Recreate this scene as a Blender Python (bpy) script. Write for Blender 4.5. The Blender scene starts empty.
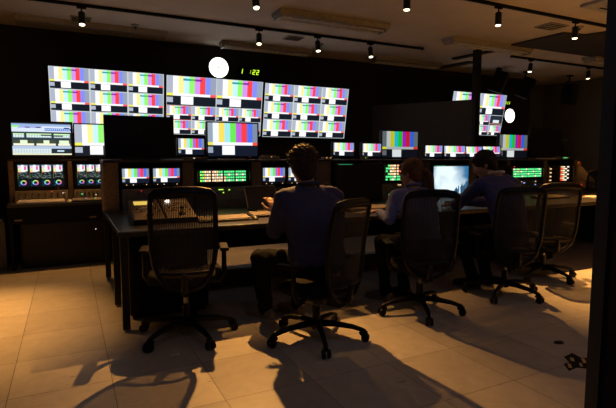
import bpy, bmesh, math, random
from mathutils import Vector, Matrix, Euler, noise
random.seed(7)
PI = math.pi
R = math.radians
scene = bpy.context.scene
COL = scene.collection

# ------------------------------------------------------------------ materials
MATS = {}
def mat(name, col, rough=0.5, metal=0.0, var=0.15, scale=18.0, bump=0.0, spec=0.5):
    if name in MATS: return MATS[name]
    m = bpy.data.materials.new(name); m.use_nodes = True
    nt = m.node_tree; b = nt.nodes['Principled BSDF']
    tc = nt.nodes.new('ShaderNodeTexCoord')
    n = nt.nodes.new('ShaderNodeTexNoise'); n.inputs['Scale'].default_value = scale
    n.inputs['Detail'].default_value = 4
    nt.links.new(tc.outputs['Object'], n.inputs['Vector'])
    r = nt.nodes.new('ShaderNodeValToRGB')
    r.color_ramp.elements[0].position = 0.3; r.color_ramp.elements[1].position = 0.7
    r.color_ramp.elements[0].color = tuple(c * (1 - var) for c in col) + (1,)
    r.color_ramp.elements[1].color = tuple(min(1, c * (1 + var)) for c in col) + (1,)
    nt.links.new(n.outputs['Fac'], r.inputs['Fac'])
    nt.links.new(r.outputs['Color'], b.inputs['Base Color'])
    b.inputs['Roughness'].default_value = rough
    b.inputs['Metallic'].default_value = metal
    b.inputs['Specular IOR Level'].default_value = spec
    if bump:
        bp = nt.nodes.new('ShaderNodeBump'); bp.inputs['Strength'].default_value = bump
        bp.inputs['Distance'].default_value = 0.01
        nt.links.new(n.outputs['Fac'], bp.inputs['Height'])
        nt.links.new(bp.outputs['Normal'], b.inputs['Normal'])
    MATS[name] = m
    return m

def emit(name, col, strength):
    if name in MATS: return MATS[name]
    m = bpy.data.materials.new(name); m.use_nodes = True
    b = m.node_tree.nodes['Principled BSDF']
    b.inputs['Base Color'].default_value = (0.02, 0.02, 0.02, 1)
    b.inputs['Emission Color'].default_value = tuple(col) + (1,)
    b.inputs['Emission Strength'].default_value = strength
    b.inputs['Roughness'].default_value = 0.3
    MATS[name] = m
    return m

def screen_mat(name, strength):
    if name in MATS: return MATS[name]
    m = bpy.data.materials.new(name); m.use_nodes = True
    nt = m.node_tree; b = nt.nodes['Principled BSDF']
    a = nt.nodes.new('ShaderNodeAttribute'); a.attribute_name = 'picture'
    nt.links.new(a.outputs['Color'], b.inputs['Emission Color'])
    b.inputs['Base Color'].default_value = (0.006, 0.006, 0.008, 1)
    b.inputs['Emission Strength'].default_value = strength
    b.inputs['Roughness'].default_value = 0.35
    MATS[name] = m
    return m

def net_mat():
    m = bpy.data.materials.new('chair net'); m.use_nodes = True
    nt = m.node_tree; b = nt.nodes['Principled BSDF']; out = nt.nodes['Material Output']
    b.inputs['Base Color'].default_value = (0.015, 0.013, 0.012, 1)
    b.inputs['Roughness'].default_value = 0.8
    tc = nt.nodes.new('ShaderNodeTexCoord')
    w = nt.nodes.new('ShaderNodeTexWave'); w.wave_type = 'BANDS'; w.bands_direction = 'X'
    w.inputs['Scale'].default_value = 30; w.inputs['Distortion'].default_value = 0.3
    nt.links.new(tc.outputs['Object'], w.inputs['Vector'])
    mr = nt.nodes.new('ShaderNodeMapRange')
    mr.inputs['From Min'].default_value = 0.3; mr.inputs['From Max'].default_value = 0.7
    mr.inputs['To Min'].default_value = 0.6; mr.inputs['To Max'].default_value = 0.97
    nt.links.new(w.outputs['Fac'], mr.inputs['Value'])
    tr = nt.nodes.new('ShaderNodeBsdfTransparent'); mx = nt.nodes.new('ShaderNodeMixShader')
    nt.links.new(mr.outputs['Result'], mx.inputs['Fac'])
    nt.links.new(tr.outputs[0], mx.inputs[1]); nt.links.new(b.outputs[0], mx.inputs[2])
    nt.links.new(mx.outputs[0], out.inputs['Surface'])
    return m

def floor_mat():
    m = bpy.data.materials.new('floor tiles'); m.use_nodes = True
    nt = m.node_tree; b = nt.nodes['Principled BSDF']; L = nt.links.new
    tc = nt.nodes.new('ShaderNodeTexCoord')
    mp = nt.nodes.new('ShaderNodeMapping'); mp.inputs['Location'].default_value = (-0.17, -0.28, 0)
    L(tc.outputs['Object'], mp.inputs['Vector'])
    br = nt.nodes.new('ShaderNodeTexBrick')
    br.offset = 0; br.squash = 1
    br.inputs['Scale'].default_value = 1
    br.inputs['Brick Width'].default_value = 0.499; br.inputs['Row Height'].default_value = 0.5
    br.inputs['Mortar Size'].default_value = 0.0022; br.inputs['Mortar Smooth'].default_value = 0.3
    br.inputs['Bias'].default_value = 0.0
    br.inputs['Color1'].default_value = (0.34, 0.30, 0.25, 1)
    br.inputs['Color2'].default_value = (0.46, 0.41, 0.34, 1)
    br.inputs['Mortar'].default_value = (0.12, 0.10, 0.085, 1)
    L(mp.outputs['Vector'], br.inputs['Vector'])
    n = nt.nodes.new('ShaderNodeTexNoise'); n.inputs['Scale'].default_value = 7; n.inputs['Detail'].default_value = 7
    n.inputs['Distortion'].default_value = 1.5
    L(tc.outputs['Object'], n.inputs['Vector'])
    mr = nt.nodes.new('ShaderNodeMapRange'); mr.inputs['To Min'].default_value = 0.78; mr.inputs['To Max'].default_value = 1.18
    L(n.outputs['Fac'], mr.inputs['Value'])
    # short dark scuffs
    mp2 = nt.nodes.new('ShaderNodeMapping'); mp2.inputs['Scale'].default_value = (1.0, 5.0, 1); mp2.inputs['Rotation'].default_value = (0, 0, 0.5)
    L(tc.outputs['Object'], mp2.inputs['Vector'])
    n2 = nt.nodes.new('ShaderNodeTexNoise'); n2.inputs['Scale'].default_value = 9; n2.inputs['Detail'].default_value = 2
    L(mp2.outputs['Vector'], n2.inputs['Vector'])
    r2 = nt.nodes.new('ShaderNodeValToRGB')
    r2.color_ramp.elements[0].position = 0.24; r2.color_ramp.elements[0].color = (0.45, 0.4, 0.35, 1)
    r2.color_ramp.elements[1].position = 0.29; r2.color_ramp.elements[1].color = (1, 1, 1, 1)
    L(n2.outputs['Fac'], r2.inputs['Fac'])
    v1 = nt.nodes.new('ShaderNodeVectorMath'); v1.operation = 'SCALE'
    L(br.outputs['Color'], v1.inputs[0]); L(mr.outputs['Result'], v1.inputs['Scale'])
    v2 = nt.nodes.new('ShaderNodeVectorMath'); v2.operation = 'MULTIPLY'
    L(v1.outputs[0], v2.inputs[0]); L(r2.outputs['Color'], v2.inputs[1])
    L(v2.outputs[0], b.inputs['Base Color'])
    b.inputs['Roughness'].default_value = 0.42
    b.inputs['Specular IOR Level'].default_value = 0.35
    bp = nt.nodes.new('ShaderNodeBump'); bp.inputs['Strength'].default_value = 0.4; bp.inputs['Distance'].default_value = 0.003
    bp.invert = True
    L(br.outputs['Fac'], bp.inputs['Height']); L(bp.outputs['Normal'], b.inputs['Normal'])
    return m

BLACK = mat('black plastic', (0.008, 0.008, 0.009), 0.45, spec=.35)
BLACK2 = mat('matt black', (0.006, 0.006, 0.0065), 0.8, spec=.2)
CHAIRB = mat('chair black', (0.005, 0.0045, 0.0045), 0.42, spec=.22)
METAL = mat('grey metal', (0.25, 0.24, 0.23), 0.3, 1.0)
DARKMETAL = mat('dark metal', (0.06, 0.055, 0.05), 0.4, 0.7)
TOPM = mat('dark laminate', (0.022, 0.019, 0.018), 0.35, bump=0.05)
PILLAR = mat('brown speckled cloth', (0.17, 0.12, 0.08), 0.85, var=0.6, scale=120, bump=0.3)
PANELG = mat('panel grey', (0.11, 0.09, 0.07), 0.5)
KEYW = mat('cream keys', (0.50, 0.45, 0.38), 0.5)
KEYG = mat('tan keys', (0.25, 0.2, 0.15), 0.5)
SEATM = mat('seat fabric', (0.010, 0.0075, 0.006), 0.9, spec=.15, bump=0.3, scale=150)
NET = net_mat()
PAPER = mat('paper', (0.6, 0.55, 0.48), 0.8)
OFFSCREEN = mat('dark glass', (0.006, 0.006, 0.008), 0.25)
SCR = screen_mat('lit picture', 1.1)
SCR_S = screen_mat('lit picture softer', 1.0)
GREEN = emit('green button light', (0.12, 1.0, 0.30), 1.05)
AMBER = emit('amber button light', (1.0, 0.60, 0.26), 1.2)
WHITEL = emit('white button light', (1.0, 0.85, 0.65), 1.3)
REDL = emit('red led light', (1.0, 0.05, 0.03), 1.5)
YGREEN = emit('yellow green light', (0.5, 1.0, 0.1), 1.2)
BLUEL = emit('blue led light', (0.3, 0.4, 1.0), 1.6)
YELL = emit('yellow display light', (1.0, 0.68, 0.12), 0.8)
ORNG = mat('orange plastic', (0.8, 0.28, 0.04), 0.5)

# ------------------------------------------------------------------ mesh builder
class MB:
    def __init__(s): s.v = []; s.f = []; s.m = []; s.mi = 0
    def add(s, vs, fs):
        o = len(s.v); s.v += [Vector(p) for p in vs]
        for f in fs: s.f.append([i + o for i in f]); s.m.append(s.mi)
        return s
    def box(s, c, d, rot=None):
        x, y, z = [q / 2 for q in d]
        vs = [Vector((a * x, b * y, e * z)) for a in (-1, 1) for b in (-1, 1) for e in (-1, 1)]
        if rot is not None:
            M = Euler(rot).to_matrix(); vs = [M @ q for q in vs]
        vs = [q + Vector(c) for q in vs]
        return s.add(vs, [(0, 1, 3, 2), (4, 6, 7, 5), (0, 4, 5, 1), (2, 3, 7, 6), (0, 2, 6, 4), (1, 5, 7, 3)])
    def span(s, x0, x1, y0, y1, z0, z1):
        return s.box(((x0 + x1) / 2, (y0 + y1) / 2, (z0 + z1) / 2), (abs(x1 - x0), abs(y1 - y0), abs(z1 - z0)))
    def prism(s, poly, x0, x1):           # poly in (y,z), extruded along x
        n = len(poly)
        vs = [(x0, y, z) for y, z in poly] + [(x1, y, z) for y, z in poly]
        fs = [list(range(n))[::-1], list(range(n, 2 * n))] + [(i, (i + 1) % n, n + (i + 1) % n, n + i) for i in range(n)]
        return s.add(vs, fs)
    def slab(s, poly, z0, z1):            # poly in (x,y), extruded along z
        n = len(poly)
        vs = [(x, y, z0) for x, y in poly] + [(x, y, z1) for x, y in poly]
        fs = [list(range(n))[::-1], list(range(n, 2 * n))] + [(i, (i + 1) % n, n + (i + 1) % n, n + i) for i in range(n)]
        return s.add(vs, fs)
    def tube(s, pts, rad, n=10, closed=False, flat=1.0, up=None):
        pts = [Vector(p) for p in pts]; k = len(pts)
        if not isinstance(rad, (list, tuple)): rad = [rad] * k
        rings = []; prev = None
        for i, p in enumerate(pts):
            a = pts[(i - 1) % k] if (closed or i > 0) else p
            b = pts[(i + 1) % k] if (closed or i < k - 1) else p
            t = (b - a).normalized()
            if up is not None: u = Vector(up)
            elif prev is None: u = Vector((0, 0, 1)) if abs(t.z) < 0.9 else Vector((1, 0, 0))
            else: u = prev
            u = (u - t * u.dot(t)).normalized(); prev = u
            w = t.cross(u)
            rings.append([p + (u * math.cos(2 * PI * j / n) * flat + w * math.sin(2 * PI * j / n)) * rad[i] for j in range(n)])
        vs = [q for r in rings for q in r]; fs = []
        for i in range(k if closed else k - 1):
            i2 = (i + 1) % k
            for j in range(n):
                j2 = (j + 1) % n
                fs.append((i * n + j, i * n + j2, i2 * n + j2, i2 * n + j))
        if not closed:
            fs.append(list(range(n))[::-1]); fs.append([(k - 1) * n + j for j in range(n)])
        return s.add(vs, fs)
    def cyl(s, a, b, r0, r1=None, n=16):
        return s.tube([a, b], [r0, r0 if r1 is None else r1], n)
    def ell(s, c, r, rot=None, nu=16, nv=10):
        vs = []; fs = []
        M = Euler(rot).to_matrix() if rot is not None else Matrix.Identity(3)
        c = Vector(c)
        vs.append(c + M @ Vector((0, 0, r[2])))
        for i in range(1, nv):
            t = PI * i / nv
            for j in range(nu):
                a = 2 * PI * j / nu
                vs.append(c + M @ Vector((r[0] * math.sin(t) * math.cos(a), r[1] * math.sin(t) * math.sin(a), r[2] * math.cos(t))))
        vs.append(c + M @ Vector((0, 0, -r[2]))); e = len(vs) - 1
        for j in range(nu):
            j2 = (j + 1) % nu
            fs.append((0, 1 + j, 1 + j2)); fs.append((e, e - nu + j2, e - nu + j))
            for i in range(nv - 2):
                a = 1 + i * nu; b = a + nu
                fs.append((a + j, b + j, b + j2, a + j2))
        return s.add(vs, fs)
    def cap(s, a, b, ra, rb, n=14):       # tapered limb with round ends
        a = Vector(a); b = Vector(b); t = (b - a).normalized()
        pts = []; rr = []
        for q in (80, 55, 30): pts.append(a - t * ra * math.sin(R(q))); rr.append(ra * math.cos(R(q)))
        for i in range(5): pts.append(a.lerp(b, i / 4)); rr.append(ra + (rb - ra) * i / 4)
        for q in (30, 55, 80): pts.append(b + t * rb * math.sin(R(q))); rr.append(rb * math.cos(R(q)))
        return s.tube(pts, rr, n)
    def loft(s, rings, n=20):             # rings: (center, rx, ry) in the plane z const
        pts = []
        vs = []
        for c, rx, ry in rings:
            for j in range(n):
                a = 2 * PI * j / n
                vs.append((c[0] + rx * math.cos(a), c[1] + ry * math.sin(a), c[2]))
        fs = []
        for i in range(len(rings) - 1):
            for j in range(n):
                j2 = (j + 1) % n
                fs.append((i * n + j, i * n + j2, (i + 1) * n + j2, (i + 1) * n + j))
        fs.append(list(range(n))[::-1]); fs.append([(len(rings) - 1) * n + j for j in range(n)])
        return s.add(vs, fs)
    def build(s, name, m, parent=None, bevel=0, smooth=False, xf=None, seg=2):
        me = bpy.data.meshes.new(name)
        vs = [xf @ q for q in s.v] if xf is not None else s.v
        me.from_pydata([tuple(q) for q in vs], [], s.f)
        ml = m if isinstance(m, (list, tuple)) else [m]
        for q in ml: me.materials.append(q)
        bm = bmesh.new(); bm.from_mesh(me)
        for i, f in enumerate(bm.faces): f.material_index = s.m[i]
        bmesh.ops.recalc_face_normals(bm, faces=bm.faces)
        if bevel:
            es = [e for e in bm.edges if e.is_manifold and e.calc_face_angle(0) > 0.5]
            bmesh.ops.bevel(bm, geom=es, offset=bevel, segments=seg, affect='EDGES', profile=0.6, clamp_overlap=True)
        if smooth:
            for f in bm.faces: f.smooth = True
            for e in bm.edges:
                if e.is_manifold and e.calc_face_angle(0) > 0.9: e.smooth = False
        bm.to_mesh(me); bm.free()
        o = bpy.data.objects.new(name, me); COL.objects.link(o)
        if parent is not None: o.parent = parent
        return o

def thing(name, label, cat, loc=(0, 0, 0), rz=0.0, group=None):
    o = bpy.data.objects.new(name, None); COL.objects.link(o)
    o.empty_display_size = 0.1
    o.location = loc; o.rotation_euler = (0, 0, rz)
    o['label'] = label; o['category'] = cat
    if group: o['group'] = group
    return o
def tag(o, label, cat, group=None):
    o['label'] = label; o['category'] = cat
    if group: o['group'] = group
    return o
def struct(o): o['kind'] = 'structure'; return o
def copy_tree(o, label=None, loc=None, rz=None, parent=None):
    c = o.copy(); COL.objects.link(c)
    if parent is not None: c.parent = parent
    if label: c['label'] = label
    if loc is not None: c.location = loc
    if rz is not None: c.rotation_euler = (0, 0, rz)
    for ch in list(o.children): copy_tree(ch, parent=c)
    return c

# ------------------------------------------------------------------ pictures
PALE = dict(g=(.42, .46, .56), w=(.95, .96, 1), y=(1, .86, .32), c=(.55, .88, 1), gr=(.30, .95, .15), m=(.66, .30, .88), r=(1, .06, .06), b=(.22, .27, .95),
            g2=(.30, .35, .46), box=(1, 1, 1), strip=(.95, .95, .95), yl=(.9, .85, .1), rd=(1, .1, .1), dk=(.008, .012, .02))
MID = dict(g=(.30, .36, .45), w=(.85, .90, 1), y=(.95, .72, .12), c=(.35, .78, .85), gr=(.14, .80, .08), m=(.50, .12, .70), r=(.90, .05, .06), b=(.08, .16, .85),
           g2=(.20, .25, .34), box=(.95, .95, .95), strip=(.9, .9, .95), yl=(.85, .75, .1), rd=(.9, .08, .05), dk=(.006, .010, .022))
DEEP = dict(g=(.10, .12, .13), w=(.42, .46, .47), y=(.48, .46, .01), c=(.01, .42, .50), gr=(.01, .46, .02), m=(.32, .01, .40), r=(.48, .01, .02), b=(.02, .10, .60),
            g2=(.10, .12, .13), box=(.62, .66, .66), strip=(.35, .38, .40), yl=(.6, .6, .02), rd=(.55, .03, .02), dk=(.003, .004, .008))
def bars(P, u0=0, v0=0, u1=1, v1=1, over=False, lead=0.12):
    out = []
    def q(a, b, c, d, col): out.append(((u0 + a * (u1 - u0), v0 + b * (v1 - v0), u0 + c * (u1 - u0), v0 + d * (v1 - v0)), col))
    ks = ['w', 'y', 'c', 'gr', 'm', 'r', 'b']; w = (1 - 2 * lead) / 7
    q(0, .42, lead, 1, P['g'])
    for i, k in enumerate(ks): q(lead + i * w, .42, lead + (i + 1) * w, 1, P[k])
    q(1 - lead, .42, 1, 1, P['g2'])
    q(0, .33, lead, .42, P['yl']); q(lead, .33, 1 - lead, .42, P['strip']); q(1 - lead, .33, 1, .42, P['rd'])
    q(0, .0, 1, .33, P['dk']); 
    out.append(((u0, v0 + .10 * (v1 - v0), u0 + lead * (u1 - u0), v0 + .28 * (v1 - v0)), P['g'], 1))
    out.append(((u0 + .28 * (u1 - u0), v0 + .04 * (v1 - v0), u0 + .53 * (u1 - u0), v0 + .32 * (v1 - v0)), P['box'], 1))
    if over:
        for a, b, c in ((.32, .48, (.02, .35, .38)), (.48, .56, (.1, .5, .05)), (.56, .70, (.25, .02, .35))):
            out.append(((u0 + a * (u1 - u0), v0 + .86 * (v1 - v0), u0 + b * (u1 - u0), v0 + .93 * (v1 - v0)), c, 1))
    return out
def picture(name, items, w, h, m, parent, xf, y=-0.0):
    """items: (rect, colour[, layer]) in 0..1, drawn on a plane facing -Y, centred in x, from z=0 up to h"""
    vs = []; fs = []; cs = []
    for it in items:
        lay = it[2] if len(it) > 2 else 0
        d = y - 0.0004 * lay
        if len(it[0]) == 4 and not isinstance(it[0][0], tuple):
            a, b, c, e = it[0]; pts = [(a, b), (c, b), (c, e), (a, e)]
        else: pts = it[0]
        k = len(vs)
        vs += [xf @ Vector(((p[0] - .5) * w, d, p[1] * h)) for p in pts]
        fs.append(list(range(k, k + len(pts)))); cs.append(it[1] if isinstance(it[1], list) else [it[1]] * len(pts))
    me = bpy.data.meshes.new(name); me.from_pydata([tuple(v) for v in vs], [], fs); me.materials.append(m)
    at = me.color_attributes.new('picture', 'FLOAT_COLOR', 'CORNER'); i = 0
    for c in cs:
        for q in c: at.data[i].color = tuple(q) + (1,); i += 1
    o = bpy.data.objects.new(name, me); COL.objects.link(o)
    if parent is not None: o.parent = parent
    return o
def ring(cx, cy, r0, r1, asp=1.0, n=18, lay=1):
    import colorsys
    out = []
    for i in range(n):
        a = 2 * PI * i / n; b = 2 * PI * (i + 1) / n
        c = colorsys.hsv_to_rgb(i / n, .75, .8)
        out.append(([(cx + r0 * math.cos(a), cy + r0 * asp * math.sin(a)), (cx + r1 * math.cos(a), cy + r1 * asp * math.sin(a)),
                     (cx + r1 * math.cos(b), cy + r1 * asp * math.sin(b)), (cx + r0 * math.cos(b), cy + r0 * asp * math.sin(b))], c, lay))
    return out
def pic_software():
    o = [((0, 0, 1, 1), (.03, .05, .07))]
    def q(a, b, c, d, col, l=1): o.append(((a, b, c, d), col, l))
    q(0, .9, 1, .97, (.35, .5, .8)); q(0, .72, 1, .9, (.75, .85, 1)); q(.55, .76, 1, .84, (.02, .12, .6), 2); q(.1, .84, .5, .9, (.4, .45, .9), 2)
    for i in range(12): q(.56 + i * .036, .78, .585 + i * .036, .82, (.6, .75, 1), 3)
    q(0, .86, .12, .91, (.3, 1, .15), 3); q(.22, .85, .30, .875, (.02, .02, .03), 3); q(.40, .85, .48, .875, (.02, .02, .03), 3); q(.88, .84, .98, .87, (.05, .08, .12), 3)
    for a, b in ((.02, .20), (.24, .66), (.70, .98)):
        q(a, .54, b, .67, (.45, .62, .60)); q(a, .63, b, .67, (.65, 1, .5), 2)
        for k in range(int((b - a) / .045)): q(a + .005 + k * .045, .56, a + .035 + k * .045, .61, (.85, .95, 1), 2)
    q(.48, .60, .66, .64, (.02, .03, .04), 3); q(.70, .58, .86, .62, (.02, .03, .04), 3)
    for a, b in ((.02, .36), (.40, .73), (.77, .98)):
        q(a, .29, b, .47, (.06, .08, .05)); q(a, .29, b, .36, (.95, .9, .55), 2)
        for k in range(int((b - a) / .04)): q(a + .005 + k * .04, .30, a + .03 + k * .04, .34, (1, 1, 1), 3)
    for a, b in ((.13, .25), (.52, .62), (.79, .96)): q(a, .35, b, .46, (.85, 1, .7), 3)
    q(0, .20, 1, .28, (.5, .62, .85)); q(0, .05, .65, .2, (.55, .65, .66)); q(0, .0, 1, .045, (1, 1, .7), 2)
    for r_ in range(3):
        for k in range(14): q(.01 + k * .046, .055 + r_ * .05, .045 + k * .046, .09 + r_ * .05, (.8, .92, .95), 2)
    q(.65, .05, 1, .2, (.02, .03, .04), 2); q(.75, .10, .87, .15, (.6, .8, 1), 3)
    return o
def pic_scopes(n):
    o = [((0, 0, 1, 1), (.004, .007, .010))]
    rnd = random.Random(3)
    for k in range(n):
        a = k / n * 1.0 + .01; w = 1 / n - .03
        def q(x0, y0, x1, y1, c, l=1): o.append(((a + x0 * w, y0, a + x1 * w, y1), c, l))
        q(0, .94, 1, .98, (.2, .35, .5)); q(.05, .66, .95, .94, (.85, .9, .85)); q(.05, .66, .3, .8, (.8, .9, .35), 2); q(.35, .70, .6, .98, (1, 1, 1), 2)
        q(.62, .76, .82, .92, (.9, .1, .5), 2); q(.05, .64, .3, .68, (.9, .2, .2), 3); q(.75, .66, .95, .70, (.1, .2, .2), 2); q(.05,.84,.3,.92,(.9,.6,.7),2)
        for i in range(26):
            x = rnd.random() * .9 + .03; y = .38 + rnd.random() * .22
            c = rnd.choice([(.10, .18, .22), (.18, .20, .08), (.06, .12, .12), (.25, .28, .3)])
            q(x, y, x + .06 + rnd.random() * .15, y + .02, c, 2)
        q(0, .36, .04, .62, (.2, .25, .03), 2); q(.1, .16, .12, .3, (.0, .2, .35), 2); q(.08, .06, .2, .1, (.0, .15, .3), 2)
        o.extend(ring(a + .52 * w, .19, +.17 * w, .30 * w, asp=1.78 * 0.95 if n == 4 else 1.78 * .55, lay=3))
    return o
def pic_harbour():
    o = []; NX, NY = 28, 18
    def c(u, v):
        n1 = noise.noise(Vector((u * 3, v * 2.6, 2.1))) * .5 + noise.noise(Vector((u * 8, v * 7, 5))) * .22
        k = max(0, min(1, 1.0 - 2.3 * max(0, u - .50) * (v + .30) - 4.5 * max(0, .12 - u) + n1 * .75))
        a = Vector((.03, .16, .34)); b = Vector((.80, .95, .98))
        return tuple(a.lerp(b, k))
    for i in range(NX):
        for j in range(NY):
            u0, u1, v0, v1 = i / NX, (i + 1) / NX, j / NY, (j + 1) / NY
            o.append(([(u0, v0), (u1, v0), (u1, v1), (u0, v1)], [c(u0, v0), c(u1, v0), c(u1, v1), c(u0, v1)]))
    D = (.01, .03, .06); M_ = (.05, .16, .30)
    o.append(([(.0, 0), (1, 0), (1, .10), (0, .12)], (.25, .45, .55), 1))
    o.append(([(.55, 0), (1, 0), (1, .42), (.93, .46), (.88, .28), (.8, .33), (.74, .18), (.62, .22)], M_, 2))
    for x, h_ in ((.64, .25), (.70, .3), (.80, .38), (.86, .34), (.95, .5)):
        o.append(([(x, .02), (x + .035, .02), (x + .03, h_), (x + .005, h_)], D, 3))
    o.append(([(.72, .03), (.78, .03), (.77, .2), (.735, .22)], (.6, .8, .9), 3))
    o.append(([(.20, .10), (.225, .10), (.22, .20), (.205, .2)], D, 3))
    o.append(([(0, 0), (1, 0), (1, .03), (0, .03)], D, 3))
    return o

# ------------------------------------------------------------------ room
def setting():
    m = MB(); m.span(-4.5, 10.4, -2.5, 8.2, -0.05, 0.0)
    struct(m.build('floor', floor_mat()))
    m = MB(); m.span(-4.5, 10.4, -2.5, 8.2, 2.95, 3.05)
    struct(m.build('ceiling', mat('ceiling paint', (0.62, 0.55, 0.47), 0.9, var=0.06, scale=3)))
    wm = mat('charcoal wall paint', (0.022, 0.024, 0.028), 0.8, var=0.1, scale=2)
    wl = mat('grey wall paint', (0.14, 0.15, 0.15), 0.8, var=0.08, scale=2)
    m = MB(); m.span(-4.5, 9.25, 7.5, 8.2, 0, 2.95); struct(m.build('wall_back', wm))
    m = MB(); m.span(10.3, 10.4, -2.5, 8.2, 0, 2.95); m.span(9.25, 10.3, 7.95, 8.2, 0, 2.95); struct(m.build('wall_right', wl))
    m = MB(); m.span(-4.6, -4.5, -2.5, 8.2, 0, 2.95); struct(m.build('wall_left', wm))
    m = MB(); m.span(-4.5, 10.4, -2.6, -2.5, 0, 2.95); struct(m.build('wall_front', wm))
    m = MB(); m.span(-4.5, 9.25, 7.485, 7.5, 0, 0.08); struct(m.build('baseboard_back', BLACK2))
    # flat dark slabs under the ceiling, standing for a recess and its steps
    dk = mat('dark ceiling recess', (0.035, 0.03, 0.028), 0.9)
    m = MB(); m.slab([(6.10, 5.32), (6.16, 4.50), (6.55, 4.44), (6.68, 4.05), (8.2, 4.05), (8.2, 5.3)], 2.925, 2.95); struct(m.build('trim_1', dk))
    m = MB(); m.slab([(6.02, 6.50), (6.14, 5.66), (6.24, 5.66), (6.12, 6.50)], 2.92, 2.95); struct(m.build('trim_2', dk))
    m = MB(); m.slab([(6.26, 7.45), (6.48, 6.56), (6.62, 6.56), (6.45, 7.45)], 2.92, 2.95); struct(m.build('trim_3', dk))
    # door frame beside the camera
    ft = mat('black frame lacquer', (0.003, 0.003, 0.004), 0.5, spec=.1)
    m = MB(); m.span(2.150, 2.21, 1.28, 1.36, 0, 2.95); m.build('x', ft)
    o = bpy.data.objects['x']; o.name = 'door_1'; struct(o)
    m = MB(); m.span(2.21, 2.38, 1.28, 1.34, 0, 2.95); struct(m.build('trim_4', mat('brown frame', (0.018, 0.010, 0.006), 0.6, spec=.1)))
    m = MB(); m.span(2.140, 2.15, 1.30, 1.36, 0, 2.95); struct(m.build('trim_5', mat('blue edge highlight', (0.02, 0.028, 0.045), 0.5, 0.3)))  # bluish strip carries the frame edge's thin highlight in its colour
setting()

# partition and post behind the console
def partition():
    t = thing('partition_screen', 'tall dark grey partition screen standing behind the small bar monitors beside the post', 'partition')
    a = Vector((5.02, 7.42, 0)); b = Vector((5.93, 5.86, 0)); d = (b - a).normalized(); n = Vector((-d.y, d.x, 0)) * 0.02
    m = MB(); vs = []
    for z in (0.04, 2.17):
        for p in (a - n, b - n, b + n, a + n): vs.append((p.x, p.y, z))
    m.add(vs, [(0, 3, 2, 1), (4, 5, 6, 7), (0, 1, 5, 4), (1, 2, 6, 5), (2, 3, 7, 6), (3, 0, 4, 7)])
    m.build('panel', mat('partition grey', (0.10, 0.10, 0.105), 0.8, var=0.05), t, bevel=0.006)
    for p in (a + d * .2, b - d * .2):
        q = MB(); q.box((p.x, p.y, 0.02), (0.06, 0.4, 0.04), (0, 0, math.atan2(d.y, d.x))); q.build('foot', BLACK, t, bevel=0.005)
    m = MB(); m.box((5.95, 5.85, 1.475), (0.10, 0.10, 2.95)); o = m.build('ceiling_post', BLACK, bevel=0.008)
    tag(o, 'square black post from floor to ceiling between the partition and second screen wall', 'post')
partition()

# ------------------------------------------------------------------ wall displays
def wall_display(label, x0, x1, ztop, h, items, tilt=10.5, y=7.2, arm=0.2):
    w = x1 - x0
    t = thing('wall_display', label, 'screen', ((x0 + x1) / 2, y + 0.07, ztop - h), 0, 'large multiview screens on the back walls')
    xf = Matrix.Rotation(R(tilt), 4, 'X')
    m = MB(); m.span(-w / 2, w / 2, 0.002, 0.05, 0, h); m.build('housing', BLACK, t, bevel=0.004, xf=xf)
    m = MB(); 
    for s in (-1, 1): m.box((s * 0.3, 0.12, h * .5), (0.06, 0.14, 0.2))
    m.span(-.4, .4, 0.15, 0.2, h * .4, h * .6)
    m.build('wall_bracket', BLACK2, t)
    b = 0.006
    e = MB()
    e.span(-w / 2, w / 2, -0.004, 0.004, 0, b); e.span(-w / 2, w / 2, -0.004, 0.004, h - b, h)
    e.span(-w / 2, -w / 2 + b, -0.004, 0.004, b, h - b); e.span(w / 2 - b, w / 2, -0.004, 0.004, b, h - b)
    e.build('bezel', BLACK, t, xf=xf)
    picture('screen', items, w - 2 * b, h - 2 * b, SCR, t, xf @ Matrix.Translation((0, 0.0, b)))
    return t
def grid9():
    o = [((0, 0, 1, 1), (.55, .6, .62))]
    for i in range(3):
        for j in range(3):
            o += [(q[0], q[1], (q[2] if len(q) > 2 else 0) + 1) for q in bars(PALE, i / 3 + .006, j / 3 + .008, (i + 1) / 3 - .008, (j + 1) / 3 - .006, True)]
    return o
def grid_mix(special=None):
    o = [((0, 0, 1, 1), (.55, .6, .62))]
    for i in range(2): o += [(q[0], q[1], (q[2] if len(q) > 2 else 0) + 1) for q in bars(PALE, i / 2 + .004, .5 + .004, (i + 1) / 2 - .006, .996, True)]
    for i in range(4):
        for j in range(2):
            a = (i / 4 + .004, j / 4 + .006, (i + 1) / 4 - .006, (j + 1) / 4 - .008)
            if special == (i, j):
                o.append((a, (.02, .025, .04), 1)); o.append(((a[0] + .06, a[1] + .06, a[2] - .06, a[1] + .13), (.75, .8, .85), 2)); o.append(((a[0], a[1] + .02, a[2], a[1] + .05), (.35, .16, .12), 2))
            else: o += [(q[0], q[1], (q[2] if len(q) > 2 else 0) + 1) for q in bars(PALE, *a, True)]
    # red border of the selected tile
    if special is None:
        a = (0.002, .252, .248, .498)
        for r_ in ((a[0], a[1], a[2], a[1] + .006), (a[0], a[3] - .006, a[2], a[3]), (a[0], a[1], a[0] + .003, a[3]), (a[2] - .003, a[1], a[2], a[3])): o.append((r_, (.9, .1, .08), 4))
    return o
wall_display('left wall screen of nine colour-bar tiles, above the computer monitor', -0.18, 1.275, 2.425, .86, grid9())
wall_display('middle wall screen under the clock, two large and eight small colour-bar tiles', 1.30, 2.775, 2.42, .85, grid_mix())
wall_display('right wall screen of nine colour-bar tiles, behind the centre man', 2.80, 4.33, 2.41, .85, grid9())
wall_display('far wall screen partly hidden behind the partition and black post', 6.66, 8.10, 2.52, .84, grid_mix((3, 1)), y=7.2)

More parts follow.
